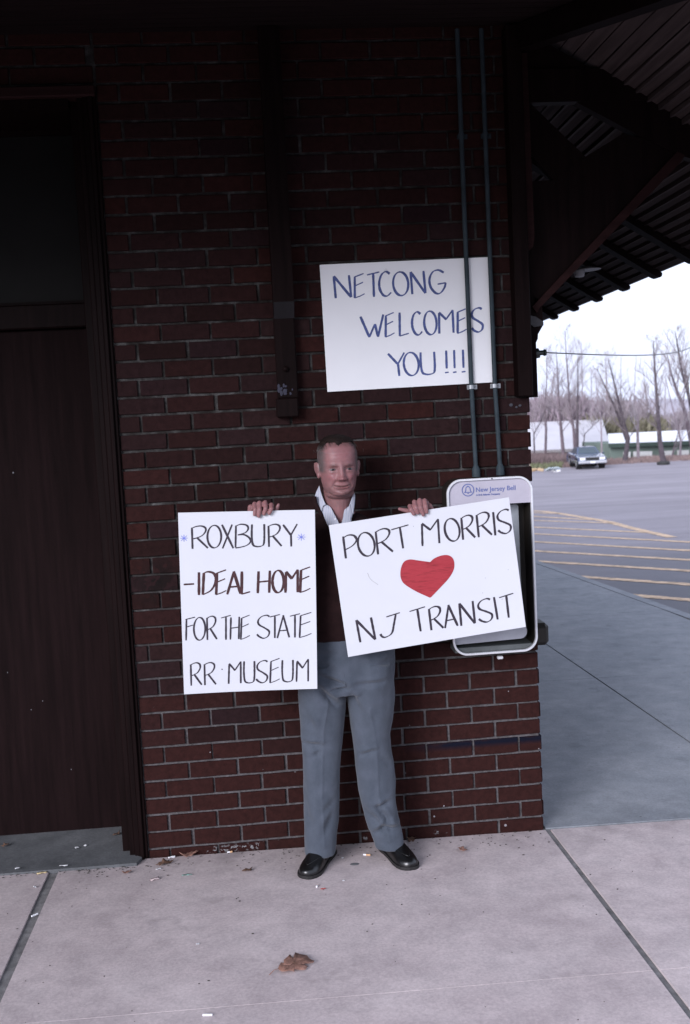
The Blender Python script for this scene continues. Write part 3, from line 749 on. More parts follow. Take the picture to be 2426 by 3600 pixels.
pmsign = poster([Z6(35, 232), Z6(1415, 17), Z6(1546, 1012), Z6(187, 1250)], YP, 'tilted white poster with a red heart between PORT MORRIS and NJ TRANSIT',
  [(pm[:4], INKB, pen(.0085, .0034, 26), 'lettering'), (pm[4:], INKB, pen(.0085, .0034, 26), 'lettering'), (nj[:2], INKB, pen(.0088, .0034, 26), 'lettering'), (nj[2:], INKB, pen(.0088, .0034, 26), 'lettering')], INKB, None)
hp = sm([(790, 543), (815, 512), (845, 486), (900, 464), (950, 462), (985, 485), (998, 530), (990, 580), (955, 640), (890, 712), (835, 770), (815, 788), (790, 780), (700, 738), (620, 688), (592, 650), (584, 605), (592, 550), (615, 510), (655, 495), (705, 500), (750, 518), (790, 543)], 5)
bm = newbm(); vs_ = [bm.verts.new(aty(*Z6(*p), YP-.0009)) for p in hp[:-1]]; fc_ = bm.faces.new(vs_); bmesh.ops.triangulate(bm, faces=[fc_]); bmesh.ops.subdivide_edges(bm, edges=list(bm.edges), cuts=3, use_grid_fill=True); done(bm, 'heart', HEART, pmsign)
bm = newbm(); ribbon(bm, [aty(*Z6(*p), YP) for p in sm([(333, 598), (345, 630), (365, 655), (415, 690)])], YP-.0008, lambda d: .0011, 3); done(bm, 'pencil_mark', simple('pencil', (.2, .2, .18), .7), pmsign)
bm = newbm()
for p in ((683, 240), (1235, 637), (1215, 752), (1408, 572), (1363, 800)):
    c = aty(*Z6(*p), YP-.001); ellip(bm, c, (.0014, .0003, .001), seg=8, rg=5)
done(bm, 'ink_dots', INKB, pmsign)
# the poster on the wall
def Z7(x, y): return (1050+x/1.96, 850+y/1.96)
def t7(ch, a, b, c): return (ch, Z7(*a), Z7(*b), Z7(*c))
n1 = [t7(*q) for q in [('N', (238, 235), (246, 390), (358, 228)), ('E', (378, 222), (385, 388), (455, 219)), ('T', (470, 212), (476, 382), (556, 207)), ('C', (548, 208), (556, 376), (635, 203)), ('O', (645, 210), (657, 373), (749, 206)), ('N', (768, 205), (775, 362), (870, 201)), ('G', (893, 198), (905, 360), (1007, 194))]]
n2 = [t7(*q) for q in [('W', (425, 508), (430, 660), (583, 500)), ('E', (593, 490), (598, 657), (662, 487)), ('L', (690, 488), (693, 650), (757, 486)), ('C', (773, 485), (785, 643), (845, 482)), ('O', (860, 480), (870, 642), (945, 477)), ('M', (960, 475), (967, 633), (1068, 471)), ('E', (1088, 465), (1094, 632), (1158, 460)), ('S', (1183, 458), (1195, 624), (1262, 455))]]
n3 = [t7(*q) for q in [('Y', (615, 768), (628, 928), (728, 764)), ('O', (718, 765), (731, 924), (820, 761)), ('U', (838, 762), (845, 917), (938, 758)), ('!', (1000, 750), (1005, 905), (1032, 749)), ('!', (1055, 747), (1060, 903), (1086, 746)), ('!', (1115, 744), (1120, 900), (1148, 743))]]
YN = -.009
nsign = poster([Z7(145, 158), Z7(1308, 105), Z7(1345, 968), Z7(198, 1035)], YN, 'white poster taped high on the brick wall reading NETCONG WELCOMES YOU in blue',
  [(n1, INKBL, pen(.0100, .0042, 25), 'lettering'), (n2, INKBL, pen(.0100, .0042, 25), 'lettering'), (n3, INKBL, pen(.0098, .0042, 25), 'lettering')], INKBL, None, board=PAPERW)
bm = newbm(); ribbon(bm, [aty(*Z7(*p), YN) for p in ((588, 207), (600, 185), (626, 208), (588, 207))], YN-.0009, lambda d: .0009, 3); done(bm, 'pencil_mark', bpy.data.materials['pencil'], nsign)

bend(rosign, .022, -.010, .004); bend(pmsign, .020, -.008, -.006); bend(nsign, .0, -.004, .002)
# ================================================================== CONDUITS
for nm, xt, xb, lab in (('conduit', (1.370, 1.385), (1.3765, 1.590), 'left grey electrical conduit running down the wall to the pay phone'), ('conduit', (1.470, 1.472), (1.480, 1.592), 'right grey electrical conduit running down the wall beside the post')):
    r = tag(empty(nm, (0, 0, 0)), lab, 'conduit', 'electrical conduits above the pay phone')
    bm = newbm(); tube(bm, [(xt[0], -.024, 3.40), (xt[0], -.024, 2.6), (xt[0]+.001, -.022, 1.97), (xb[0], -.022, xb[1]+.02)], .0095, 14, False); done(bm, 'pipe', GALV, r, True)
    bm = newbm(); tube(bm, [(xb[0], -.022, xb[1]+.035), (xb[0], -.022, xb[1]+.02), (xb[0], -.022, xb[1]-.012)], [.011, .017, .018], 12, False); done(bm, 'connector', GALV, r, True)
    for zc in (1.955, 2.98):
        bm = newbm(); box2(bm, xt[0]-.014, xt[0]+.030, -.004, 0, zc-.010, zc+.010, .001)
        tube(bm, [(xt[0], -.022, zc-.008), (xt[0], -.022, zc+.008)], .0125, 12); ellip(bm, (xt[0]+.021, -.005, zc), (.0035, .002, .0035), seg=8, rg=5)
        done(bm, 'strap', simple('zinc', (.34, .36, .38), .4, metal=.4) if 'zinc' not in bpy.data.materials else (bpy.data.materials['zinc'] if zc < 2.5 else GALV), r)

# ================================================================== PAY PHONE
YF = -.135
def rrect(x0, x1, z0, z1, r, n=9):
    out = []
    for cx, cz, a0 in ((x1-r, z1-r, 0), (x0+r, z1-r, 90), (x0+r, z0+r, 180), (x1-r, z0+r, 270)):
        for k in range(n+1): a_ = R_(a0+90*k/n); out.append((cx+r*math.cos(a_), cz+r*math.sin(a_)))
    return out
pp = tag(empty('pay_phone', (0, 0, 0)), 'brown pay phone with aluminium rim and New Jersey Bell header behind the tilted poster', 'pay phone')
cA = aty(1571, 1686, YF); cB = aty(1871, 1672, YF); cC = aty(1891, 2290, YF); cD = aty(1591, 2305, YF)
X0 = (cA.x+cD.x)/2; X1 = (cB.x+cC.x)/2; Z1 = (cA.z+cB.z)/2; Z0 = (cC.z+cD.z)/2; RR = .062
o_ = rrect(X0, X1, Z0, Z1, RR); i_ = rrect(X0+.009, X1-.009, Z0+.009, Z1-.009, RR-.009); s_ = rrect(X0+.004, X1-.004, Z0+.004, Z1-.004, RR-.004)
def shell(name, mat, outer, inner, ya, yb, parent):
    bm = newbm(); n = len(outer)
    A = [bm.verts.new((x, ya, z)) for x, z in outer]; B = [bm.verts.new((x, yb, z)) for x, z in outer]
    C = [bm.verts.new((x, ya, z)) for x, z in inner]; D = [bm.verts.new((x, yb, z)) for x, z in inner]
    for i in range(n):
        j = (i+1) % n
        bm.faces.new((A[i], A[j], C[j], C[i])); bm.faces.new((B[i], D[i], D[j], B[j])); bm.faces.new((A[i], B[i], B[j], A[j])); bm.faces.new((C[i], C[j], D[j], D[i]))
    bmesh.ops.bevel(bm, geom=[e for e in bm.edges if abs(e.verts[0].co.y-ya) < 1e-6 and abs(e.verts[1].co.y-ya) < 1e-6 and not e.is_boundary], offset=.0015, segments=1, affect='EDGES')
    return done(bm, name, mat, parent)
shell('rim', CHROME, o_, i_, YF-.006, YF+.008, pp)
shell('housing', ENCL, s_, i_, YF+.008, -.0, pp)
bm = newbm(); vs_ = [bm.verts.new((x, -.012, z)) for x, z in i_]; bm.faces.new(vs_); done(bm, 'back_panel', ENCL, pp)
# header box
HZ = Z1-.112
hp_ = [(x, z) for x, z in rrect(X0+.0095, X1-.0095, HZ-.3, Z1-.0095, RR-.010) if z >= HZ]+[(X0+.0095, HZ), (X1-.0095, HZ)]
top_ = [q for q in rrect(X0+.0095, X1-.0095, HZ-.3, Z1-.0095, RR-.010) if q[1] > HZ]
hp_ = top_+[(X0+.0095, HZ), (X1-.0095, HZ)]
hd = None
bm = newbm(); prism(bm, [(x, YF+.004, z) for x, z in hp_], (0, .10, 0)); hd = done(bm, 'header_sign', HEAD, pp)
def text(s, size, loc, mat, parent, name='lettering', bold=0., roll=0., sx=1.):
    cu = bpy.data.curves.new('t', 'FONT'); cu.body = s; cu.size = size; cu.offset = bold; cu.extrude = .0003; cu.space_character = 1.0
    o = bpy.data.objects.new('t', cu); col.objects.link(o)
    dg = bpy.context.evaluated_depsgraph_get(); me = bpy.data.meshes.new_from_object(o.evaluated_get(dg)); bpy.data.objects.remove(o)
    me.transform(Matrix.Translation(loc) @ Matrix.Rotation(R_(90), 4, 'X') @ Matrix.Diagonal((sx, 1, 1, 1)))
    return link(name, me, mat, parent)
YT = YF+.003
def W_(px, py): return aty(px, py, YT)
def ZH(x, y): return (1560+x/4.9, 1660+y/4.9)
a_ = W_(*ZH(550, 342)); text('New Jersey Bell', .0268, a_, HTXT, hd, bold=.0002, sx=.98)
a_ = W_(*ZH(560, 408)); text('A Bell Atlantic Company', .0100, a_, HTXT, hd, bold=.0003, sx=1.0)
bcx = W_(*ZH(418, 308)); br_ = (W_(*ZH(528, 308)).x-W_(*ZH(312, 308)).x)/2
bm = newbm()
for k in range(40):
    a0, a1 = 2*math.pi*k/40, 2*math.pi*(k+1)/40
    q = [bm.verts.new((bcx.x+r*math.cos(t), YT-.0004, bcx.z+r*math.sin(t))) for r, t in ((br_, a0), (br_, a1), (br_*.86, a1), (br_*.86, a0))]; bm.faces.new(q)
belln = [(-.62, -.42), (-.62, -.32), (-.48, -.2), (-.42, .05), (-.40, .33), (-.30, .52), (-.12, .60), (-.10, .68), (.10, .68), (.12, .60), (.30, .52), (.40, .33), (.42, .05), (.48, -.2), (.62, -.32), (.62, -.42)]
nI = [(-.40, -.30), (-.36, -.24), (-.31, -.12), (-.28, .05), (-.27, .30), (-.2, .42), (-.06, .47), (-.03, .48), (.03, .48), (.06, .47), (.2, .42), (.27, .30), (.28, .05), (.31, -.12), (.36, -.24), (.40, -.30)]
A = [bm.verts.new((bcx.x+x*br_, YT-.0005, bcx.z+z*br_)) for x, z in belln]; B = [bm.verts.new((bcx.x+x*br_, YT-.0005, bcx.z+z*br_)) for x, z in nI]
for i in range(len(A)-1): bm.faces.new((A[i], A[i+1], B[i+1], B[i]))
bm.faces.new((A[-1], A[0], B[0], B[-1]))
q = [bm.verts.new((bcx.x+x*br_, YT-.0005, bcx.z+z*br_)) for x, z in ((-.14, -.47), (.14, -.47), (.1, -.6), (-.1, -.6))]; bm.faces.new(q)
done(bm, 'bell_emblem', HTXT, hd)
# phone inside
bm = newbm()
for q in [rrect(X0+.03, X0+.318, Z0+.06, HZ-.012, .012)]: prism(bm, [(x, -.055, z) for x, z in q], (0, .04, 0))
done(bm, 'phone_backplate', STEEL, pp)
bm = newbm(); prism(bm, [(x, -.115, z) for x, z in rrect(X0+.05, X0+.235, Z0+.19, HZ-.05, .02)], (0, .06, 0)); ph = done(bm, 'telephone_body', BLKP, pp)
bm = newbm(); chain(bm, [(X0+.075, -.125, HZ-.09), (X0+.072, -.14, HZ-.13), (X0+.072, -.14, HZ-.24), (X0+.075, -.125, HZ-.28)], [.022, .014, .014, .022]); done(bm, 'handset', BLKP, ph, True)
bm = newbm(); prism(bm, [(x, -.112, z) for x, z in [(X0+.010, Z0+.095)]+[(x, z) for x, z in rrect(X0+.10, X1-.040, Z0+.050, Z0+.118, .03) if x > X0+.14]+[(X0+.012, Z0+.052)][:0]], (0, .05, 0)); bm.free()
rr_ = rrect(X0+.10, X1-.040, Z0+.052, Z0+.112, .028); right = [q for q in rr_ if q[0] > X0+.2]
low = [q for q in right if q[1] < Z0+.082]; hi = [q for q in right if q[1] >= Z0+.082]
bm = newbm(); prism(bm, [(x, -.118, z) for x, z in hi+[(X0+.0095, Z0+.112), (X0+.0095, Z0+.044)]+low], (0, .03, 0)); done(bm, 'instruction_plate', CARDP, pp)
bm = newbm(); tube(bm, [(X0+.10+.02*math.cos(R_(t)), -.122, Z0+.112+.018*math.sin(R_(t))) for t in range(180, 361, 20)], .005, 8); done(bm, 'coin_cup', BLKP, pp, True)
bm = newbm(); box2(bm, X0+.012, X1-.012, -.122, -.013, Z0+.0095, Z0+.03); done(bm, 'enclosure_floor', GREYP, pp)
bm = newbm(); c = aty(1758, 2311, -.10); box(bm, c, (.024, .02, .013), None, .003); done(bm, 'lock_plate', CHROME, pp)
bm = newbm(); tube(bm, [((X0+X1)/2+.01, YF-.008, Z1-.0045), ((X0+X1)/2+.01, YF-.004, Z1-.0045)], .003, 8); done(bm, 'screw', BLKP, pp)
# ================================================================== PERSON
per = tag(empty('person', (.77, -.2, gz(.77, -.2))), 'person with thinning grey hair in a dark sweater and grey trousers holding two white posters', 'person')
def keep(o):                     # parts are modelled in world space under the person empty
    o.parent = per; o.matrix_parent_inverse = Matrix.Translation(per.location).inverted(); return o
HC = aty(1188.5, 1638, -.25); HY = R_(3.5)
HR = Matrix.Rotation(HY, 3, 'Z')
HS = [(-.1195, .012, .052, -.030), (-.117, .026, .068, -.01), (-.110, .045, .079, .02), (-.098, .0560, .0845, .045), (-.080, .0635, .087, .062), (-.058, .0680, .0885, .075), (-.03, .071, .089, .086), (0, .0745, .090, .094), (.03, .077, .0915, .098), (.055, .0765, .089, .096), (.075, .070, .081, .088), (.092, .058, .067, .074), (.104, .041, .048, .054), (.111, .022, .028, .032), (.1135, .006, .008, .009)]
def headfeat(x, z):
    d = 0.
    # nose
    if z > -.075:
        t = min(max((.004-z)/.050, 0), 1)
        h = .005+.019*t**1.15
        if z > .004: h *= math.exp(-((z-.004)/.010)**2)
        if z < -.0475: h *= math.exp(-((z+.0475)/.0075)**2)
        wv = .0090+.0065*t
        d += h*math.exp(-abs(x/wv)**2.2)
    d += .0085*(g2(x, z, .0150, -.0465, .0064, .0070)+g2(x, z, -.0150, -.0465, .0064, .0070))
    d += .005*g2(x, z, 0, -.044, .010, .008)
    # eye sockets, brow
    for s in (-1, 1):
        d -= .0105*g2(x, z, s*.031, -.009, .0165, .0100)
        d += .0065*g2(x, z, s*.0315, -.0105, .0125, .0060)        # eyeball under lids
        d -= .0025*g2(x, z, s*.0325, -.0215, .014, .0035)         # bag crease
        d += .0020*g2(x, z, s*.0325, -.0165, .012, .003)
        d -= .004*g2(x, z, s*.017, -.012, .006, .010)
        d += .0055*g2(x, z, s*.029, .0065, .019, .0065)
        d += .0098*g2(x, z, s*.043, -.036, .018, .017)            # cheek
        d += .004*g2(x, z, s*.030, -.050, .010, .012)
        # nasolabial fold
        for k in range(7):
            t = k/6; fx = .0190+.0200*t; fz = -.050-.026*t
            d -= .0021*g2(x, z, s*fx, fz, .0042, .0062)
        d -= .003*g2(x, z, s*.034, -.080, .006, .007)
        d += .0045*g2(x, z, s*.046, -.078, .014, .020)            # jowl
        d -= .0045*g2(x, z, s*.060, .022, .012, .022)             # temple
    d += .0030*g2(x, z, 0, -.065, .020, .008)
    mz = -.0780+6.6*x*x
    if abs(x) < .033:
        e = (1-(x/.033)**2)**.6
        d += .0018*e*math.exp(-((z-mz-.0048)/.0036)**2)
        d += .0034*e*math.exp(-((z-mz+.0052)/.0042)**2)
        d -= .0058*e*math.exp(-((z-mz)/.0022)**2)
    d -= .0045*g2(x, z, 0, -.0905, .018, .0045)
    d += .006*g2(x, z, 0, -.104, .017, .010)
    d += .0015*g2(x, z, 0, .045, .05, .03)
    d -= .0012*(math.exp(-((z-.030-.002*math.sin(x*90))/.0018)**2)+math.exp(-((z-.043-.002*math.sin(x*80+1))/.0018)**2))*math.exp(-(x/.036)**2)
    return d
def head_vf(extra=0.):
    v = []; f = []; NA, NZ = 176, 128
    for j in range(NZ+1):
        z = -.1195+.233*j/NZ; w, fr, bk = interp(HS, z)
        for k in range(NA):
            a = 2*math.pi*k/NA; ca, sa = math.cos(a), math.sin(a); ex = 2.25
            x = (w+extra)*math.copysign(abs(ca)**(2/ex), ca)
            if sa < 0:
                y = -(fr+extra)*abs(sa)**(2/ex); wt = min(1, abs(sa)*1.7)**1.5
                y -= headfeat(x, z)*wt
            else: y = (bk+extra)*abs(sa)**(2/ex)
            v.append(HC+HR @ Vector((x, y, z+extra*1.0*(z > .09))))
    for j in range(NZ):
        for k in range(NA): f.append((j*NA+k, j*NA+(k+1) % NA, (j+1)*NA+(k+1) % NA, (j+1)*NA+k))
    f.append(tuple(range(NA))[::-1]); f.append(tuple(range(NZ*NA, (NZ+1)*NA)))
    return v, f, NA, NZ
bm = newbm(); v, f, NA, NZ = head_vf(); addvf(bm, v, f)
def hd_(x, y, z): return HC+HR @ Vector((x, y, z))
for s in (-1, 1):
    rt = HR @ Matrix.Rotation(s*R_(-18), 3, 'Z') @ Matrix.Rotation(s*R_(6), 3, 'Y')
    ellip(bm, hd_(s*.081, .012, -.010), (.007, .017, .030), rt)
    ellip(bm, hd_(s*.079, .006, -.034), (.006, .010, .012), rt)
    ellip(bm, hd_(s*.087, .020, -.004), (.005, .010, .022), rt)
# neck
chain(bm, [hd_(0, .012, -.07), Vector((.775, -.205, 1.47)), Vector((.772, -.19, 1.40))], [.060, .0635, .075], 24)
chain(bm, [hd_(0, .002, -.105), (.774, -.225, 1.45)], [.045, .050], 20)

ellip(bm, hd_(0, -.014, -.108), (.057, .052, .024))
# torso, legs (mostly under clothes)
tv = [((.77, -.19, 1.0), .14, .09, .09, 2.3), ((.77, -.19, 1.2), .15, .10, .10, 2.3), ((.77, -.19, 1.34), .165, .10, .09, 2.3), ((.772, -.19, 1.41), .15, .088, .075, 2.2), ((.772, -.19, 1.45), .09, .065, .06, 2)]
addvf(bm, *loft(tv, 28))
chain(bm, [(.70, -.2, 1.0), (.665, -.2, .55), (.655, -.19, .13)], [.06, .034, .020], 12)
chain(bm, [(.84, -.2, 1.0), (.865, -.2, .55), (.905, -.19, .13)], [.06, .034, .020], 12)
# arms
SH = {-1: Vector((.615, -.20, 1.375)), 1: Vector((.93, -.20, 1.375))}
EL = {-1: Vector((.475, -.25, 1.13)), 1: Vector((1.075, -.25, 1.13))}
def A_(px, py, y): return aty(px, py, y)
WR = {-1: A_(884, 1872, -.375), 1: A_(1508, 1868, -.370)}
for s in (-1, 1): chain(bm, [SH[s], EL[s], WR[s]], [.045, .036, .027], 16)
def ZL(x, y): return (850+x/10.453, 1730+y/10.453)
def ZR(x, y): return (1380+x/8.711, 1720+y/8.711)
def finger(Z, pts, rs):
    P = [A_(*Z(x, y), yy) for x, y, yy in pts]; chain(bm, P, rs, 14)
    return P
yB, yT, yFt = -.392, -.409, -.4300
# his right hand (left in the picture): little, ring, middle, index from the left
finger(ZL, [(360, 700, yB), (470, 430, yT+.004), (490, 640, yFt-.001), (470, 830, yFt)], [.0095, .0085, .0080, .0066])
finger(ZL, [(520, 650, yB), (650, 400, yT), (660, 650, yFt-.002), (625, 885, yFt)], [.0105, .0092, .0085, .0070])
finger(ZL, [(700, 600, yB), (860, 385, yT), (880, 600, yFt-.002), (820, 800, yFt)], [.0105, .0094, .0088, .0072])
finger(ZL, [(880, 620, yB), (1090, 470, yT), (1085, 620, yFt-.002), (1010, 780, yFt)], [.0105, .0092, .0085, .0070])
finger(ZL, [(1120, 830, -.398), (1270, 640, -.400), (1350, 470, -.402)], [.0110, .0090, .0060])
hw = [A_(*ZL(380, 640), -.388), A_(*ZL(560, 560), -.386), A_(*ZL(760, 560), -.386), A_(*ZL(960, 640), -.388)]
for q, r in zip(hw, (.012, .0145, .0145, .013)): chain(bm, [q, WR[-1]], [r, .022], 14)
chain(bm, [A_(*ZL(330, 560), -.380), WR[-1]], [.012, .020], 12)
# his left hand (right in the picture): index, middle, ring, little from the left, thumb out to the left
finger(ZR, [(700, 600, yB), (530, 520, yT), (570, 620, yFt-.001), (650, 755, yFt)], [.0105, .0092, .0085, .0072])
finger(ZR, [(800, 480, yB), (670, 390, yT), (715, 560, yFt-.002), (775, 720, yFt)], [.0105, .0095, .0088, .0074])
finger(ZR, [(880, 450, yB), (830, 340, yT), (870, 560, yFt-.003), (940, 785, yFt)], [.0105, .0094, .0086, .0070])
finger(ZR, [(1000, 500, yB), (985, 345, yT+.002), (1020, 520, yFt-.002), (1050, 700, yFt)], [.0100, .0090, .0082, .0068])
finger(ZR, [(700, 760, -.398), (420, 655, -.401), (215, 605, -.402)], [.0115, .0092, .0062])
for (x, y), r in (((700, 560), .014), ((860, 420), .0150), ((1000, 420), .0145), ((1120, 520), .0130), ((1180, 600), .011)): chain(bm, [A_(*ZR(x, y), -.386), WR[1]], [r, .022], 14)
body_me = remesh(bm, .0023, 1)
# skin colour attribute (lips, cheeks, brows, stubble, greying hairline; shade painted into lids, folds, mouth line, nostrils)
ca = body_me.color_attributes.new('tint', 'FLOAT_COLOR', 'POINT')
HI = HR.transposed(); base = Vector((.47, .235, .235))
vals = []
for vtx in body_me.vertices:
    c = base.copy(); p = vtx.co
    if p.z > HC.z-.16 and abs(p.x-HC.x) < .12:
        q = HI @ (p-HC); x, z = q.x, q.z
        if q.y < .0:
            n_ = noise.noise(Vector((x*60, z*60, 3.)))*.5
            red = .55*(g2(x, z, .038, -.036, .020, .018)+g2(x, z, -.038, -.036, .020, .018))+.45*g2(x, z, 0, -.048, .016, .014)+.45*g2(x, z, .0, .050, .040, .030)
            c = c.lerp(Vector((.46, .155, .175)), min(1, red*(.8+n_)))
            for s in (-1, 1):
                c = c.lerp(Vector((.19, .10, .085)), min(1, .42*g2(x, z, s*.0325, -.001, .017, .0085)))     # shade painted on the lids
                c = c.lerp(Vector((.13, .085, .075)), .45*g2(x, z, s*.030, .0085+.03*(abs(x)-.03), .017, .0040))     # brows, sparse
                c = c.lerp(Vector((.16, .075, .065)), .55*g2(x, z, s*.0325, -.0205, .014, .0025))  # shade of the under-eye crease, painted
                for k in range(7):
                    t = k/6; c = c.lerp(Vector((.20, .085, .075)), .30*g2(x, z, s*(.0200+.0200*t), -.052-.026*t, .0026, .0055))  # cheek fold shade painted into the skin colour
                # lash line and slit
                c = c.lerp(Vector((.055, .035, .032)), min(1, 1.4*g2(x, z, s*.0325, -.0070-.0-(x*s-.0325)**2*12, .0130, .0021)))
            mz = -.0780+6.6*x*x
            if abs(x) < .036:
                e = max(0, 1-(x/.0335)**2)**.6
                c = c.lerp(Vector((.38, .125, .125)), .75*e*math.exp(-((z-mz+.0048)/.0042)**2))
                c = c.lerp(Vector((.34, .12, .12)), .5*e*math.exp(-((z-mz-.0035)/.0028)**2))
                c = c.lerp(Vector((.060, .022, .022)), .95*min(1, e*1.8)*math.exp(-((z-mz)/.0021)**2))
            # nostril shadow, painted
            for s in (-1, 1): c = c.lerp(Vector((.07, .03, .03)), .6*g2(x, z, s*.0075, -.0555, .0042, .0022))
            # stubble
            st_ = max(0, min(1, (-.060-z)/.02))*(1-.75*g2(x, z, 0, -.078, .03, .010))
            c = c.lerp(Vector((.27, .16, .15)), .34*st_*(1+n_))
        # short grey sides
        side = max(0, min(1, (abs(x)+.004*noise.noise(Vector((z*120, x*50, 1)))-.053)/.014))*max(0, min(1, (z+.026)/.012))
        if q.y < .07: c = c.lerp(Vector((.185, .16, .155)), .88*side*(1 if abs(x) < .078 or z > .02 else .2))
        c = c.lerp(Vector((.20, .11, .10)), .55*max(0, min(1, (z-.072)/.02)))
    vals += [c.x*.45, c.y*.445, c.z*.455, 1.]
ca.data.foreach_set('color', vals)
b = MatB('skin'); at = b.n('ShaderNodeAttribute'); at.attribute_name = 'tint'; P = b.coord('World')
cc = b.mix(.30, at.outputs['Color'], b.ramp(b.noise(55, 4, P), [(.3, (.32, .3, .3)), (.7, (.68, .64, .64))]), 'OVERLAY')
b.col(cc); b.bump(b.noise(380, 3, P), .15, .001)
b.b.inputs['Subsurface Weight'].default_value = .12; b.b.inputs['Subsurface Radius'].default_value = (.012, .004, .002); b.b.inputs['Subsurface Scale'].default_value = 1.
SKIN = b.set(.5, 0, .35)
body = keep(link('body', body_me, SKIN))
# eyes
b = MatB('eyeball'); P = b.coord('Object'); sx = b.n('ShaderNodeSeparateXYZ'); b.l(P, sx.inputs[0])
rr = b.math('SQRT', b.math('ADD', b.math('POWER', sx.outputs['X'], 2), b.math('POWER', sx.outputs['Z'], 2)))
b.col(b.ramp(rr, [(.0, (.012, .01, .01)), (.003, (.012, .01, .01)), (.0036, (.018, .018, .022)), (.0056, (.018, .018, .022)), (.0064, (.17, .15, .155))])); EYE = b.set(.35, 0, .3)
for s in (-1, 1):
    bm = newbm(); ellip(bm, (0, 0, 0), (.0125, .0125, .0052), seg=24, rg=16)
    o = done(bm, 'eye', EYE, None, True); o.location = hd_(s*.0322, -.0728, -.0108); o.rotation_euler = (0, 0, HY); keep(o)
# hair: thin dark cap with grey sides
v, f, NA, NZ = head_vf(.0035)
bm = newbm(); keepv = {}
def hz_front(x):               # hairline height over the forehead
    ax = abs(x)
    base_ = .0900+.007*math.exp(-((ax-.030)/.016)**2)-.009*math.exp(-((x+.006)/.009)**2)
    if ax > .052: base_ -= (ax-.052)*1.0
    return base_
vv_ = []
for i, p in enumerate(v):
    q = HI @ (p-HC); x, y, z = q.x, q.y, q.z
    hn = noise.noise(Vector((x*70, y*70, z*30)))
    if y < -.01: inside = z > hz_front(x)+.006*hn and z > .066
    elif y < .025: inside = z > .060
    else: inside = z > -.070
    ed = max(0, min(1, (z-hz_front(x))/.012)) if y < -.01 else 1
    thick = -.0022+.0028*ed+.0052*ed*max(0, min(1, (z-.080)/.022))+.0016*hn*ed+(.004*max(0, min(1, (y+.005)/.04)) if y > -.01 else 0)-(.0046*max(0, 1-(y+.01)/.035) if y > -.01 and z < .085 else 0)-(.0075*max(0, 1-(y-.025)/.045) if y >= .025 and z < .075 else 0)
    nrm = Vector((x/.075, y/.09, z/.11)).normalized()
    vv_.append((HC+HR @ (q+nrm*thick), inside, q))
mp_ = {}
for fc_ in f:
    if len(fc_) > 8 and not all(vv_[i][1] for i in fc_): continue
    if all(vv_[i][1] for i in fc_):
        for i in fc_:
            if i not in mp_: mp_[i] = bm.verts.new(vv_[i][0])
        bm.faces.new([mp_[i] for i in fc_])
hm = bpy.data.meshes.new('hair'); bm.to_mesh(hm)
inv = {k: i for i, k in enumerate(mp_)}
bm.free()
for p in hm.polygons: p.use_smooth = True
ca = hm.color_attributes.new('tint', 'FLOAT_COLOR', 'POINT'); hv = []
for k in mp_:
    q = vv_[k][2]; g_ = max(0, min(1, (abs(q.x)-.050)/.02))*max(0, min(1, (.085-q.z)/.03))*max(0, min(1, (.05-q.y)/.03))
    c = Vector((.012, .0075, .0065)).lerp(Vector((.12, .105, .105)), g_); hv += [c.x, c.y, c.z, 1]
ca.data.foreach_set('color', hv)
b = MatB('hair'); at = b.n('ShaderNodeAttribute'); at.attribute_name = 'tint'; P = b.coord('World'); mp2 = b.n('ShaderNodeMapping'); b.l(P, mp2.inputs['Vector']); mp2.inputs['Scale'].default_value = (1, .25, .4)
fz = b.noise(420, 3, mp2.outputs['Vector']); b.col(b.mix(.6, at.outputs['Color'], b.ramp(fz, [(.35, (.25, .25, .25)), (.65, (.8, .8, .8))]), 'OVERLAY')); b.bump(fz, .8, .004)
HAIR = b.set(.7, 0, .12)
hair = keep(link('hair', hm, HAIR)); sdm = hair.modifiers.new('t', 'SOLIDIFY'); sdm.thickness = .002; sdm.offset = -1
# fine strands of the forelock and fringes
bm = newbm(); rnd = random.Random(4)
for i in range(420):
    x = rnd.gauss(-.002, .030); y0 = -.055+rnd.uniform(-.004, .03); z0 = .098+rnd.uniform(-.004, .010)-abs(x)*.35
    p0 = hd_(x, y0, z0); L_ = rnd.uniform(.01, .022); tgt = hd_(x*1.02+rnd.gauss(0, .003), y0-.018, z0-L_*.6)
    tube(bm, [p0+Vector((0, .01, .004)), p0, tgt], [.0006, .0006, .0002], 3, False)
for s in (-1, 1):
    for i in range(0):
        z0 = rnd.uniform(-.02, .075); y0 = rnd.uniform(-.03, .02); w_, fr_, bk_ = interp(HS, z0)
        x0 = s*(w_*math.sqrt(max(.1, 1-(y0/.095)**2))+.003)
        tube(bm, [hd_(x0, y0, z0), hd_(x0+s*.002, y0+.006, z0-.010)], [.0006, .0002], 3, False)
hs_ = done(bm, 'hair_strands', simple('strand', (.05, .042, .04), .6), None); keep(hs_)

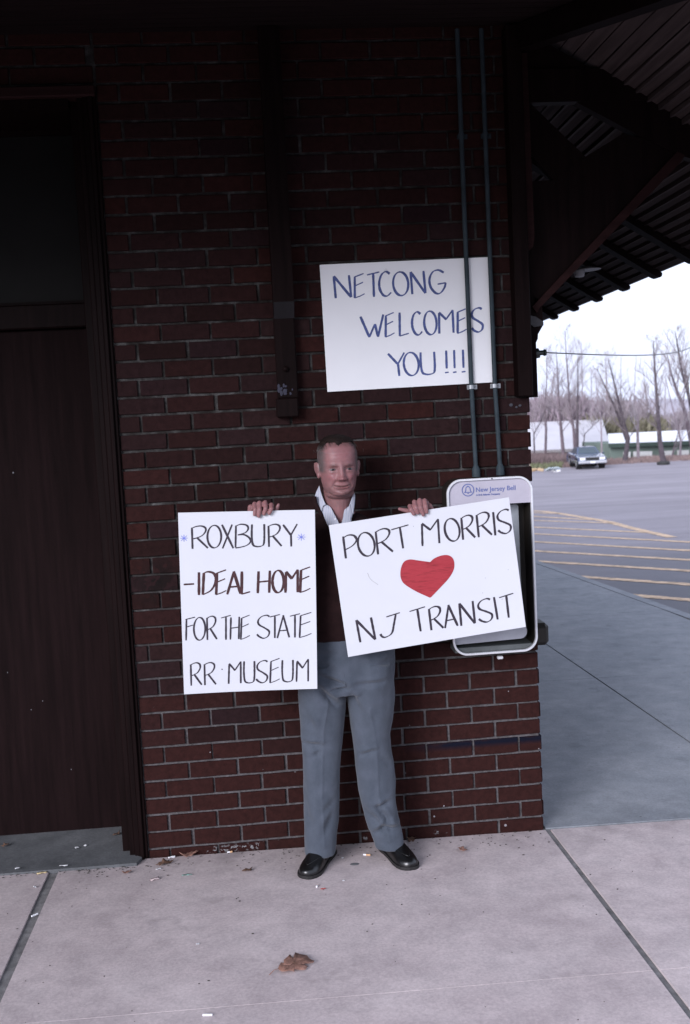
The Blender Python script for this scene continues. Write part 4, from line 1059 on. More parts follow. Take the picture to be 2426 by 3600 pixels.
# ---- clothes
KNIT = simple('dark_maroon_knit', (.0135, .0056, .0058), .95, .3, 30, .6, bscale=300, bd=.002, spec=.15)
torso = [((.765, -.205, .985), .158, .112, .105, 2.4), ((.765, -.205, 1.0), .166, .118, .11, 2.4), ((.765, -.21, 1.08), .175, .128, .115, 2.4), ((.766, -.21, 1.2), .182, .125, .12, 2.4), ((.768, -.205, 1.3), .19, .118, .115, 2.4), ((.77, -.20, 1.37), .192, .108, .105, 2.3), ((.771, -.197, 1.415), .172, .098, .09, 2.2), ((.772, -.195, 1.445), .128, .088, .078, 2.1), ((.773, -.195, 1.47), .085, .078, .068, 2)]
bm = newbm(); addvf(bm, *loft(torso, 40))
for s in (-1, 1):
    wv = WR[s]+(EL[s]-WR[s]).normalized()*.045
    chain(bm, [SH[s]+Vector((-s*.04, 0, .012)), SH[s], (SH[s]+EL[s])/2+Vector((s*.004, 0, 0)), EL[s], (EL[s]+wv)/2, wv], [.062, .062, .056, .050, .046, .040], 20)
sm_me = remesh(bm, .0045, 3)
def inpoly(x, z, poly):
    r = False; n = len(poly); j = n-1
    for i in range(n):
        xi, zi = poly[i]; xj, zj = poly[j]
        if (zi > z) != (zj > z) and x < (xj-xi)*(z-zi)/(zj-zi)+xi: r = not r
        j = i
    return r
def ZF(x, y): return (1050+x/5.2267, 1500+y/5.2275)
def polyxz(pts, y): return [(lambda q: (q.x, q.z))(aty(*ZF(*p), y)) for p in pts]
VS = [(290, 1180), (305, 1300), (335, 1450), (430, 1620), (540, 1830), (640, 2050), (770, 2300), (860, 2050), (940, 1800), (960, 1690), (1020, 1550), (1045, 1400), (1055, 1240), (1060, 1150), (600, 900)]
VK = [(380, 1050), (440, 1300), (520, 1440), (610, 1500), (670, 1610), (770, 1830), (800, 1790), (825, 1620), (850, 1520), (930, 1450), (990, 1320), (1050, 1150), (600, 900)]
def cut(me, poly, ymax, disp=None):
    bm = newbm(); bm.from_mesh(me)
    dl = [f_ for f_ in bm.faces if (lambda c: c.y < ymax and inpoly(c.x, c.z, poly))(f_.calc_center_median())]
    bmesh.ops.delete(bm, geom=dl, context='FACES')
    if disp:
        for v_ in bm.verts: v_.co += disp(v_.co, v_.normal)
    bm.to_mesh(me); bm.free()
def knitfold(co, n):
    a = noise.noise(Vector((co.x*9, co.y*9, co.z*14+3)))*.006+noise.noise(Vector((co.x*22, co.y*22, co.z*30)))*.002
    return n*a
vsp = polyxz(VS, -.31); vkp = polyxz(VK, -.315)
cut(sm_me, vsp, -.19, knitfold)
for p in sm_me.polygons: p.use_smooth = True
sw = keep(link('sweater', sm_me, KNIT)); q = sw.modifiers.new('t', 'SOLIDIFY'); q.thickness = .004; q.offset = -1
# ribbed neck edge and hem
from mathutils.bvhtree import BVHTree
def surf_y(me, x, z, y0=-.6):
    global _bv
    h = _bv[me.name].ray_cast(Vector((x, y0, z)), Vector((0, 1, 0)))
    return h[0].y if h[0] else None
_bv = {}
bm = newbm(); addvf(bm, *loft(torso, 48)); bmesh.ops.recalc_face_normals(bm, faces=bm.faces); _bv['t'] = BVHTree.FromBMesh(bm); bm.free()
class _N: name = 't'
def ty(x, z, d=-.26):
    y_ = surf_y(_N, x, z); return y_ if y_ is not None else d
edge = sm([VS[1], VS[2], VS[3], VS[4], VS[5], VS[6], VS[7], VS[8], VS[9], VS[10], VS[11], VS[12]], 5)
pts = []
for p in edge:
    q = aty(*ZF(*p), -.31); q.y = ty(q.x, q.z)-.002; pts.append(q)
bm = newbm(); tube(bm, pts, .0075, 8); o = done(bm, 'neck_rib', KNIT, None, True); keep(o)
hv, hf = loft([((.765, -.205, .975), .156, .110, .10, 2.4), ((.765, -.205, .98), .163, .117, .11, 2.4), ((.765, -.205, 1.02), .168, .122, .113, 2.4), ((.765, -.205, 1.03), .160, .115, .107, 2.4)], 48)
o = link('hem_rib', pydata('hem_rib', hv, hf, True), KNIT); keep(o)
# shirt
b = MatB('shirt_cloth'); P = b.coord('World'); wv_ = b.n('ShaderNodeTexWave'); wv_.inputs['Scale'].default_value = 46; wv_.inputs['Distortion'].default_value = .4; b.l(P, wv_.inputs['Vector'])
b.col(b.ramp(wv_.outputs['Fac'], [(.35, (.38, .385, .42)), (.75, (.29, .31, .39))])); b.bump(b.noise(25, 3, P), .4, .004); SHIRT = b.set(.8, 0, .2)
bm = newbm(); sh = [((c[0], c[1], c[2]), a_*.965, b_*.955, c_*.95, e) for c, a_, b_, c_, e in torso[3:]]; addvf(bm, *loft(sh, 40)); shm = remesh(bm, .004, 1)
cut(shm, vkp, -.19)
for p in shm.polygons: p.use_smooth = True
keep(link('shirt', shm, SHIRT))
NX = .775
def cy(q, lift=0.):
    dx = min(abs(q.x-NX)/.085, 1); t = max(0, min(1, (1.535-q.z)/.14))
    return -.232-.046*(1-dx*dx)-.045*t-lift
def cloth_patch(pts, lift, name='collar', mat=SHIRT, thick=.0022, n=3):
    P2 = [aty(*ZF(*p), -.30) for p in pts]
    bm = newbm(); vs__ = [bm.verts.new((p.x, 0, p.z)) for p in P2]; fc__ = bm.faces.new(vs__); bmesh.ops.triangulate(bm, faces=[fc__])
    bmesh.ops.subdivide_edges(bm, edges=bm.edges, cuts=n, use_grid_fill=True)
    for v_ in bm.verts: v_.co.y = cy(v_.co, lift)+.0015*noise.noise(v_.co*60)
    o = done(bm, name, mat, None, True); q = o.modifiers.new('s', 'SOLIDIFY'); q.thickness = thick; q.offset = 0
    return keep(o)
cloth_patch(sm([(510, 1440), (560, 1462), (602, 1500), (660, 1615), (748, 1790), (740, 1850), (560, 1850), (500, 1700), (440, 1560), (400, 1420)], 2), .004, 'placket')
cloth_patch(sm([(835, 1560), (850, 1525), (890, 1495), (935, 1462), (1000, 1400), (1020, 1480), (1000, 1620), (950, 1740), (940, 1800), (790, 1800), (805, 1740)], 2), .004, 'placket')
cloth_patch([(395, 1100), (412, 1180), (445, 1290), (480, 1380), (508, 1440), (462, 1465), (446, 1500), (440, 1570), (385, 1490), (335, 1415), (312, 1310), (340, 1215), (372, 1150)], .014, 'collar')
cloth_patch([(1040, 1230), (1052, 1300), (1040, 1420), (1005, 1615), (990, 1560), (985, 1470), (968, 1432), (925, 1470), (955, 1400), (985, 1320), (1015, 1260)], .014, 'collar')
bm = newbm(); q = aty(*ZF(672, 1700), -.30); ellip(bm, (q.x, cy(q, .0075), q.z), (.0045, .0015, .0045), seg=12, rg=6); keep(done(bm, 'button', simple('pearl_button', (.7, .7, .74), .3), None, True))

# trousers
def ZT(x, y): return (980+x/2.45, 2200+y/2.4495)
def stn(y, xl, xr, df, db, yc, e=2.2):
    a_ = aty(*ZT(xl, y), yc); b_ = aty(*ZT(xr, y), yc); return (((a_.x+b_.x)/2, yc, (a_.z+b_.z)/2), abs(b_.x-a_.x)/2, df, db, e)
LL = [(300, 200, 560), (500, 170, 575), (600, 167, 574), (700, 175, 570), (850, 188, 562), (1000, 200, 552), (1100, 208, 545), (1250, 211, 535), (1400, 212, 525), (1550, 214, 518), (1650, 215, 514), (1800, 222, 505), (1900, 228, 497), (1948, 231, 494)]
RL = [(300, 600, 985), (480, 590, 998), (560, 587, 1000), (650, 600, 995), (750, 615, 985), (850, 625, 972), (950, 637, 957), (1050, 645, 966), (1150, 655, 983), (1300, 672, 998), (1450, 698, 1006), (1550, 722, 1010), (1650, 752, 1030), (1750, 785, 1060), (1830, 812, 1074), (1898, 828, 1075)]
PV = [(60, 195, 975), (100, 185, 985), (200, 170, 1000), (300, 163, 1007), (400, 163, 1006), (480, 172, 998), (530, 250, 930), (560, 400, 760)]
def dep(y): return interp([(0, .115, .125), (300, .118, .13), (480, .112, .125), (600, .100, .112), (760, .088, .098), (1000, .074, .082), (1300, .066, .075), (1600, .064, .072), (1800, .066, .074), (1950, .068, .078)], y)
bm = newbm()
for T, off in ((LL, -.205), (RL, -.205)):
    S_ = []
    for y, xl, xr in reversed(T):
        d1, d2 = dep(y); S_.append(stn(y, xl, xr, d1, d2, off+.012*max(0, (y-900)/1000)))
    addvf(bm, *loft(S_, 40))
S_ = []
for y, xl, xr in reversed(PV):
    d1, d2 = dep(y); S_.append(stn(y, xl, xr, d1, d2, -.205))
addvf(bm, *loft(S_, 48))
trm = remesh(bm, .0042, 8)
folds = [((350, 340), (470, 375), .003, .012), ((370, 440), (580, 515), .007, .009), ((345, 540), (500, 690), .012, .011), ((470, 552), (582, 540), .008, .006), ((690, 503), (900, 478), .005, .009), ((640, 610), (700, 800), .003, .014), ((590, 560), (680, 700), .004, .012), ((240, 1050), (370, 1052), .006, .010), ((310, 1140), (350, 1110), .004, .008), ((725, 1135), (835, 1095), .0055, .008), ((250, 820), (300, 900), .003, .012), ((870, 1595), (945, 1562), .008, .009), ((870, 1598), (940, 1700), .008, .010), ((935, 1690), (950, 1760), .006, .010), ((860, 1825), (920, 1775), .010, .010), ((920, 1775), (1050, 1790), .009, .010), ((770, 1640), (880, 1760), .006, .014), ((890, 1130), (960, 1230), .004, .012), ((395, 1640), (480, 1560), .003, .012), ((240, 1620), (290, 1780), .004, .014), ((400, 1830), (480, 1660), .005, .014), ((880, 340), (1000, 300), .003, .012), ((350, 250), (480, 240), .003, .01)]
FW = [(aty(*ZT(*a_), -.3), aty(*ZT(*b_), -.3), am, wd) for a_, b_, am, wd in folds]
CR = []
for L_ in ([(430, 640), (388, 900), (380, 1200), (378, 1500), (388, 1700), (395, 1945)], [(780, 700), (820, 900), (845, 1060), (858, 1250), (868, 1480), (885, 1600), (935, 1720), (965, 1890)]):
    CR.append([aty(*ZT(*p), -.29) for p in L_])
def crx(L_, z):
    for a_, b_ in zip(L_, L_[1:]):
        if b_.z <= z <= a_.z: t = (z-a_.z)/(b_.z-a_.z); return a_.x+(b_.x-a_.x)*t
    return None
def tdisp(co, n):
    d = 0.
    if n.y < .2:
        wf_ = min(1, (.2-n.y)*1.5)
        for a_, b_, am, wd in FW:
            am *= 2.3; wd *= 1.3
            if abs(co.z-(a_.z+b_.z)/2) > .14: continue
            ab = Vector((b_.x-a_.x, b_.z-a_.z)); ap = Vector((co.x-a_.x, co.z-a_.z)); L2 = ab.length_squared
            t = max(0, min(1, ap.dot(ab)/L2)); q = ap-ab*t; s = (ab.x*ap.y-ab.y*ap.x)/ab.length
            dist = q.length; tap = 1-.6*abs(t-.5)*2
            d -= am*tap*math.exp(-(dist/wd)**2)
            d += am*.55*tap*math.exp(-((s-wd*1.5)/wd)**2)*math.exp(-(max(0, dist-abs(s))/wd)**2)
        for L_ in CR:
            x_ = crx(L_, co.z)
            if x_ is not None and abs(co.x-x_) < .03: d += .0048*math.exp(-abs(co.x-x_)/.006)
        d *= wf_
    d += .0085*noise.noise(Vector((co.x*14, co.y*8, co.z*4.5)))+.0028*noise.noise(Vector((co.x*30, co.y*20, co.z*16+7)))
    return n*d
bm = newbm(); bm.from_mesh(trm); bm.normal_update()
for v_ in bm.verts: v_.co += tdisp(v_.co, v_.normal)
bm.to_mesh(trm); bm.free()
for p in trm.polygons: p.use_smooth = True
b = MatB('grey_wool'); P = b.coord('World'); f1 = b.noise(420, 3, P, .7); f2 = b.noise(16, 4, P)
c = b.ramp(f2, [(.3, (.044, .054, .070)), (.7, (.062, .073, .094))]); c = b.mix(.3, c, b.ramp(f1, [(.3, (.3, .3, .3)), (.7, (.7, .7, .7))]), 'OVERLAY'); b.col(c); b.bump(f1, .25, .001)
b.b.inputs['Sheen Weight'].default_value = .15; WOOL = b.set(.85, 0, .2)
tr_ = keep(link('trousers', trm, WOOL))
bm = newbm()
for L_ in ([(575, 150), (570, 300), (562, 400), (575, 520)],):
    pts = []
    for p in sm(L_, 5):
        q = aty(*ZT(*p), -.32); q.y = -.205-.118+.003; pts.append(q)
    tube(bm, pts, .0018, 6)
keep(done(bm, 'fly_seam', WOOL, None, True))
# shoes
SHOE = simple('black_shoe_leather', (.004, .0038, .004), .3, .2, 30, spec=.6)
SOLE = simple('shoe_sole', (.012, .011, .011), .6)
def shoe(toe, heel):
    d = Vector((toe.x-heel.x, toe.y-heel.y, 0)).normalized(); s = Vector((d.y, -d.x, 0)); L_ = .295; t0 = Vector((toe.x, toe.y, 0))-d*L_
    prof = [(0, .018, .035), (.012, .030, .060), (.05, .034, .076), (.09, .034, .082), (.13, .036, .078), (.17, .041, .066), (.21, .046, .052), (.245, .046, .042), (.27, .038, .034), (.285, .025, .026), (.293, .010, .018)]
    v = []; f = []; n = 24
    for l, w_, h in prof:
        c = t0+d*l; g0 = gz(c.x, c.y)+.010
        for k in range(n):
            a_ = 2*math.pi*k/n; xx = w_*math.copysign(abs(math.cos(a_))**.85, math.cos(a_)); zz_ = h*(max(0, math.sin(a_))**.8)
            v.append(c+s*xx+Vector((0, 0, g0+zz_ if math.sin(a_) > 0 else g0)))
    for i in range(len(prof)-1):
        for k in range(n): f.append((i*n+k, i*n+(k+1) % n, (i+1)*n+(k+1) % n, (i+1)*n+k))
    f.append(tuple(range(n))); f.append(tuple(range((len(prof)-1)*n, len(prof)*n)))
    o = link('shoe', pydata('shoe', v, f, True), SHOE); q = o.modifiers.new('s', 'SUBSURF'); q.levels = q.render_levels = 1
    keep(o)
    # sole and welt
    bm = newbm(); ring = [(l, w_+.0035) for l, w_, h in prof]; out = [t0+d*(l if l > 0 else -.002)+s*w_ for l, w_ in ring]+[t0+d*(l+(.003 if l > .28 else 0))-s*w_ for l, w_ in ring[::-1]]
    prism(bm, [Vector((p.x, p.y, gz(p.x, p.y)+.0135)) for p in out], (0, 0, -.013)); o2 = done(bm, 'sole', SOLE, None); keep(o2)
    # apron seam and quarter line
    bm = newbm(); pts = []
    for k in range(13):
        t = -1+2*k/12; l = .262-.075*abs(t)**1.5; w_ = interp([(a_, b_) for a_, b_, _ in prof], l)[0]; h = interp([(a_, c_) for a_, _, c_ in prof], l)[0]
        c = t0+d*l+s*(t*.72*w_); pts.append(Vector((c.x, c.y, gz(c.x, c.y)+.011+h*math.sqrt(max(0, 1-(t*.72)**2))**.8)))
    tube(bm, pts, .0018, 6); keep(done(bm, 'shoe_seam', SHOE, None, True))
shoe(G(1072, 3092), G(1170, 2985)); shoe(G(1452, 3060), G(1335, 2965))
# ================================================================== CAR
def car():
    CARB = simple('dark_blue_car_paint', (.022, .040, .095), .12, .05, 3, spec=.7); CARB.node_tree.nodes['Principled BSDF'].inputs['Coat Weight'].default_value = .7
    GL = simple('car_glass', (.035, .055, .07), .08, .1, 2, spec=.7); CH = simple('car_chrome', (.62, .63, .66), .2, .05, 5, metal=.6)
    BK = simple('car_black', (.012, .012, .013), .5); TY = simple('tyre_rubber', (.014, .014, .014), .85); LT = simple('headlight_glass', (.7, .7, .74), .15, .05, 5)
    root = tag(empty('parked_car', (0, 0, 0)), 'dark blue boxy sedan parked on the far side of the lot beside the weeds', 'car')
    # x forward(length), y left, z up
    prof = [(-2.55, .95), (-2.5, .99), (-1.55, 1.0), (-1.5, .99), (1.15, .97), (2.35, .86), (2.52, .82), (2.58, .62), (2.58, .38), (-2.6, .36), (-2.62, .70)]
    bm = newbm(); n = len(prof); rows = []
    for y, s, dz in ((-.90, .97, -.14), (-.93, .99, -.08), (-.86, 1., 0), (0, 1.005, .025), (.86, 1., 0), (.93, .99, -.08), (.90, .97, -.14)):
        rows.append([bm.verts.new((x*s, y, z+(dz if z > .75 else 0))) for x, z in prof])
    for a_, b_ in zip(rows, rows[1:]):
        for i in range(n): bm.faces.new((a_[i], a_[(i+1) % n], b_[(i+1) % n], b_[i]))
    bm.faces.new(rows[0]); bm.faces.new(rows[-1][::-1]); 
    body_ = done(bm, 'car_body', CARB, root)
    # greenhouse
    lo = [(-1.75, .80, .97), (-1.75, -.80, .97), (1.05, -.80, .95), (1.05, .80, .95)]; hi = [(-1.25, .60, 1.41), (-1.25, -.60, 1.41), (.25, -.60, 1.42), (.25, .60, 1.42)]
    bm = newbm(); A = [bm.verts.new(p) for p in lo]; B = [bm.verts.new(p) for p in hi]
    for i in range(4): bm.faces.new((A[i], A[(i+1) % 4], B[(i+1) % 4], B[i]))
    bm.faces.new(B); bm.faces.new(A[::-1]); bmesh.ops.recalc_face_normals(bm, faces=bm.faces); bmesh.ops.bevel(bm, geom=list(bm.edges), offset=.03, segments=2, affect='EDGES'); done(bm, 'cabin', CARB, root)
    def pane(q, nm, m=GL, off=.012):
        bm = newbm(); nn = (Vector(q[1])-Vector(q[0])).cross(Vector(q[2])-Vector(q[0])).normalized(); c = sum((Vector(p) for p in q), Vector())/len(q)
        if nn.dot(c-Vector((-.4, 0, 1.1))) < 0: nn = -nn
        prism(bm, [Vector(p)+nn*off for p in q], nn*-.02); done(bm, nm, m, root)
    def L_(i, j, u, w_): a_ = Vector(lo[i]).lerp(Vector(lo[j]), u); b_ = Vector(hi[i]).lerp(Vector(hi[j]), u); return a_.lerp(b_, w_)
    pane([L_(2, 3, .07, .12), L_(2, 3, .93, .12), L_(2, 3, .91, .9), L_(2, 3, .09, .9)], 'windscreen')
    pane([L_(0, 1, .07, .12), L_(0, 1, .93, .12), L_(0, 1, .91, .9), L_(0, 1, .09, .9)], 'rear_window')
    for (i, j) in ((1, 2), (0, 3)):
        pane([L_(i, j, .58, .14), L_(i, j, .93, .14), L_(i, j, .87, .88), L_(i, j, .56, .88)], 'side_window')
        pane([L_(i, j, .22, .14), L_(i, j, .55, .14), L_(i, j, .53, .88), L_(i, j, .22, .88)], 'side_window')
    bm = newbm(); box(bm, (2.60, 0, .70), (.03, .86, .20)); done(bm, 'grille', BK, root)
    bm = newbm(); box(bm, (2.60, 0, .815), (.05, 1.78, .025)); done(bm, 'hood_trim', CH, root)
    for s in (-1, 1):
        bm = newbm(); box(bm, (2.60, s*.64, .71), (.04, .36, .17), None, .01); done(bm, 'headlight', LT, root)
        bm = newbm(); box(bm, (1.0, s*.98, 1.0), (.10, .14, .09), None, .02); done(bm, 'mirror', CARB, root)
        bm = newbm(); box(bm, (0, s*.94, .55), (4.2, .02, .05)); done(bm, 'side_moulding', CH, root)
    bm = newbm(); box(bm, (2.66, 0, .50), (.14, 1.84, .18), None, .03); bp = done(bm, 'bumper', CH, root)
    bm = newbm(); box(bm, (-2.68, 0, .52), (.14, 1.84, .18), None, .03); done(bm, 'bumper', CH, root)
    bm = newbm(); box(bm, (2.74, 0, .49), (.01, .32, .13)); done(bm, 'licence_plate', LT, root)
    for x in (-1.55, 1.6):
        for s in (-1, 1):
            bm = newbm(); tube(bm, [(x, s*.70, .34), (x, s*.72, .34), (x, s*.90, .34), (x, s*.92, .34)], [.30, .34, .34, .30], 24); wh = done(bm, 'wheel', TY, root)
            bm = newbm(); tube(bm, [(x, s*.90, .34), (x, s*.935, .34)], [.20, .16], 16); done(bm, 'hubcap', CH, wh)
            bm = newbm(); tube(bm, [(x, s*.60, .40), (x, s*.928, .40)], .40, 24); done(bm, 'wheel_arch', BK, root)
    p = atd(2062, 1656, 71.); p.z = lot_z(p.x, p.y)
    d = Vector((CAM.x-p.x, CAM.y-p.y)); ang = math.atan2(d.y, d.x)+R_(9)
    root.location = p; root.rotation_euler = (0, 0, ang)
    return root
car()
# ================================================================== BACKGROUND
def ground_at(px, dist):
    p = atd(px, 1600, dist); return Vector((p.x, p.y, lot_z(p.x, p.y)))
BARK = [simple('bark_grey_brown', (.13, .10, .115), .9, .3, 2), simple('bark_dark', (.075, .06, .07), .9, .3, 2), simple('bark_pale', (.24, .20, .22), .9, .3, 2)]
TWIG = [simple('twig_mauve', (.235, .20, .215), .9, .2, 2), simple('twig_brown', (.185, .155, .16), .9, .2, 2), simple('twig_pale', (.36, .325, .345), .9, .2, 2)]  # twig colours lightened to carry distance haze
def limb_path(p, d, L, rnd, curl, n=6):
    pts = [p.copy()]
    for i in range(n):
        d = (d+Vector((rnd.gauss(0, curl), rnd.gauss(0, curl), rnd.gauss(0, curl*.6)+.03))).normalized(); p = p+d*(L/n); pts.append(p.copy())
    return pts, d
def tree(base, path, r0, seed, label, spread=.5, kind=0, nb=14, up=.7, lvl=3, name='bare_tree', tw=1.0, group='bare trees beyond the parking lot'):
    rnd = random.Random(seed); root = tag(empty(name, (0, 0, 0)), label, 'tree', group)
    tb = newbm(); cb = newbm(); H = (path[-1]-path[0]).length
    n = len(path); rs = [max(.8*r0*(1-.9*i/(n-1)), .02) for i in range(n)]
    tube(tb, path, rs, 7)
    def pt(t):
        f_ = t*(n-1); i = min(int(f_), n-2); return path[i].lerp(path[i+1], f_-i), rs[i]+(rs[i+1]-rs[i])*(f_-i), (path[i+1]-path[i]).normalized()
    def branch(p, d, L, r, lv, bm_):
        pts, de = limb_path(p, d, L, rnd, .10, 5)
        tube(bm_, pts, [max(r*.75*(1-.85*i/5), .005) for i in range(6)], 4 if lv < 2 else 3, False)
        if lv < lvl:
            k = rnd.randint(4, 7) if lv < 2 else rnd.randint(3, 5)
            for _ in range(k):
                t = rnd.uniform(.2, 1); i = min(int(t*5), 4); q = pts[i].lerp(pts[i+1], t*5-i)
                dd_ = (pts[i+1]-pts[i]).normalized(); s = Vector((rnd.gauss(0, 1), rnd.gauss(0, 1), rnd.gauss(.4, .6))).normalized()
                branch(q, (dd_*up+s*spread).normalized(), L*rnd.uniform(.35, .6), r*.5, lv+1, bm_ if lv < 0 else cb)
    for k in range(nb):
        t = .22+.78*(k+rnd.random())/nb; p, r, d = pt(min(t, .99)); s = Vector((rnd.gauss(0, 1), rnd.gauss(0, 1), 0)).normalized()
        branch(p, (d*up+s*spread).normalized(), H*(1.05-t)*rnd.uniform(.28, .5)+.3, max(r*.5, .015)*tw, 1, cb)
    done(tb, 'trunk', BARK[kind], root); done(cb, 'branches', TWIG[kind], root)
    return root
def ppath(pix, dist):
    return [atd(x, y, dist) for x, y in pix]
def grounded(pix, dist):
    P = ppath(pix, dist); P[0].z = min(P[0].z, lot_z(P[0].x, P[0].y)-.02); return P
def zb(x, y): return (1780+x/2.427, 850+y/2.4278)
T = [
 ([(1010, 1880), (1040, 1680), (985, 1480), (920, 1200), (870, 1000)], .24, 1, 'tall leaning bare tree just right of the parked car, its trunk forking high', 16, 74),
 ([(1010, 1870), (1030, 1700), (930, 1420), (850, 1250), (770, 1080)], .20, 1, 'bare tree leaning left over the white roof, beside the forked one', 14, 75),
 ([(1128, 1880), (1120, 1620), (1128, 1440), (1160, 1340), (1200, 1200)], .16, 2, 'thin pale bare tree standing between the forked tree and the dark straight one', 8, 76),
 ([(1345, 1905), (1310, 1700), (1295, 1480), (1275, 1200), (1262, 1000), (1255, 850)], .26, 1, 'tallest dark straight bare trunk in front of the green building', 18, 72),
 ([(1600, 1700), (1520, 1430), (1450, 1260), (1400, 1100), (1370, 940)], .22, 0, 'bare tree leaning left above the far end of the white roof', 16, 78),
 ([(1640, 1500), (1560, 1320), (1500, 1120), (1460, 880), (1440, 760)], .22, 1, 'bare tree rising at the right edge of the picture', 16, 80),
 ([(1480, 1880), (1490, 1700), (1440, 1500), (1390, 1300), (1360, 1160)], .13, 2, 'slim pale bare tree near the right edge', 10, 77),
 ([(1400, 1880), (1420, 1800), (1460, 1650), (1490, 1480)], .09, 0, 'short bare sapling at the foot of the green building near the right edge', 10, 76),
 ([(590, 1790), (575, 1600), (540, 1400), (525, 1150), (510, 950), (500, 760)], .17, 0, 'tall thin bare tree directly behind the parked car', 20, 82),
 ([(600, 1790), (605, 1600), (608, 1400), (612, 1200), (608, 1000)], .20, 1, 'straight dark bare tree standing beside the tall thin one behind the car', 14, 81),
 ([(490, 1800), (470, 1620), (450, 1400), (440, 1180), (425, 920)], .20, 0, 'bare tree left of the car with a dense brushy crown', 20, 83),
 ([(330, 1800), (340, 1600), (330, 1400), (345, 1180), (345, 900)], .15, 0, 'bare tree in front of the long shed with a narrow crown', 16, 84),
 ([(240, 1800), (235, 1640), (290, 1540), (330, 1420)], .10, 1, 'small forked bare tree nearest the brick corner', 12, 82),
 ([(640, 1760), (670, 1640), (740, 1570), (810, 1510)], .07, 1, 'thin bare sapling leaning right over the shed behind the car', 9, 83),
 ([(815, 1840), (812, 1640), (805, 1480), (770, 1250), (760, 1120)], .09, 2, 'very thin pale tree at the corner of the shed right of the car', 12, 80),
 ([(640, 1500), (650, 1250), (645, 1050), (640, 860)], .10, 2, 'faint slender treetop behind the shed ridge, left part', 14, 110),
 ([(860, 1480), (855, 1250), (850, 1060), (850, 980)], .12, 2, 'faint slender treetop behind the shed ridge, right part', 14, 112),
]
for i, (px_, r, k, lab, nb_, dist) in enumerate(T):
    tree(None, grounded([zb(*q) for q in px_], dist), r, 30+i, lab, kind=k, nb=nb_, spread=.55, lvl=3)
FARLAB = ['faint bare treetop above the left end of the shed roof', 'faint bare treetop above the middle of the shed roof', 'faint bare treetop above the car and shed ridge', 'faint bare treetop where the two roofs meet', 'faint bare treetop above the left end of the white roof', 'faint bare treetop behind the forked tree', 'faint bare treetop left of the tallest straight trunk', 'faint bare treetop right of the tallest straight trunk', 'faint bare treetop at the far right above the white roof']
for i in range(9):
    x = 400+i*140+random.uniform(-40, 40); top = random.uniform(1000, 1230)
    if x > 900: top -= 60
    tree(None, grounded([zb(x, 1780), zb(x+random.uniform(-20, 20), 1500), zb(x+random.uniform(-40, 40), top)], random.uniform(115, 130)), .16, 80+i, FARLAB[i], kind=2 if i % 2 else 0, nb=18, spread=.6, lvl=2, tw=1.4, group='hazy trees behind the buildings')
# shed with a big pale roof
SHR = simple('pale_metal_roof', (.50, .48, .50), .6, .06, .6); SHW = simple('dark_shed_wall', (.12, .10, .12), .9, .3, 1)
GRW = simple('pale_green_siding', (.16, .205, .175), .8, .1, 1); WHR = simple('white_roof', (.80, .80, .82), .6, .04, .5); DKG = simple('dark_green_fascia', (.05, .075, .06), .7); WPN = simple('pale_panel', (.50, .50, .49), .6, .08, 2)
def quad_prism(pix, dist, th, nm, m, parent):
    bm = newbm(); prism(bm, [atd(*zb(x, y), dist) for x, y in pix], (0, th, 0)); return done(bm, nm, m, parent)
shd = tag(empty('storage_shed', (0, 0, 0)), 'long low shed with a large pale roof left of the green building', 'shed')
bm = newbm(); a_ = [atd(*zb(x, y), d_) for x, y, d_ in ((60, 1790, 88), (890, 1752, 88), (820, 1515, 97), (60, 1548, 97))]
prism(bm, a_, (0, .2, -.25)); done(bm, 'roof', SHR, shd)
bm = newbm(); q0 = atd(*zb(60, 1785), 88.4); q1 = atd(*zb(886, 1750), 88.4); prism(bm, [q0, q1, Vector((q1.x, q1.y, q1.z-3.2)), Vector((q0.x, q0.y, q0.z-3.2))], (0, 8, 0)); done(bm, 'wall', SHW, shd)
for k in range(5):
    x = 120+k*160; quad_prism([(x, 1805-k*3), (x+60, 1803-k*3), (x+60, 1835-k*3), (x, 1837-k*3)], 88.2, .1, 'window', BLKP if k % 2 else GREYP, shd)
grb = tag(empty('green_building', (0, 0, 0)), 'long low pale green building with a white roof and white door panels behind the trees', 'building')
bm = newbm(); a_ = [atd(*zb(x, y), d_) for x, y, d_ in ((880, 1722, 80), (1900, 1690, 84), (1900, 1590, 92), (868, 1638, 88))]; prism(bm, a_, (0, .15, -.2)); done(bm, 'roof', WHR, grb)
bm = newbm(); q0 = atd(*zb(880, 1722), 79.9); q1 = atd(*zb(1900, 1688), 83.9); prism(bm, [q0, q1, q1-Vector((0, 0, .32)), q0-Vector((0, 0, .32))], (0, .2, 0)); done(bm, 'fascia', DKG, grb)
bm = newbm(); q0 = atd(*zb(886, 1724), 80.5); q1 = atd(*zb(1900, 1690), 84.5); prism(bm, [q0, q1, q1-Vector((0, 0, 3.6)), q0-Vector((0, 0, 3.6))], (0, 7, 0)); done(bm, 'wall', GRW, grb)
for x0, x1, t, bt in ((1000, 1060, 1795, 1870), (1085, 1245, 1790, 1880), (1340, 1420, 1785, 1870), (1460, 1560, 1780, 1860)):
    dst = 80.3+(x0-886)/1014*4
    quad_prism([(x0, t), (x1, t-3), (x1, bt-3), (x0, bt)], dst, .1, 'door_panel', WPN, grb)
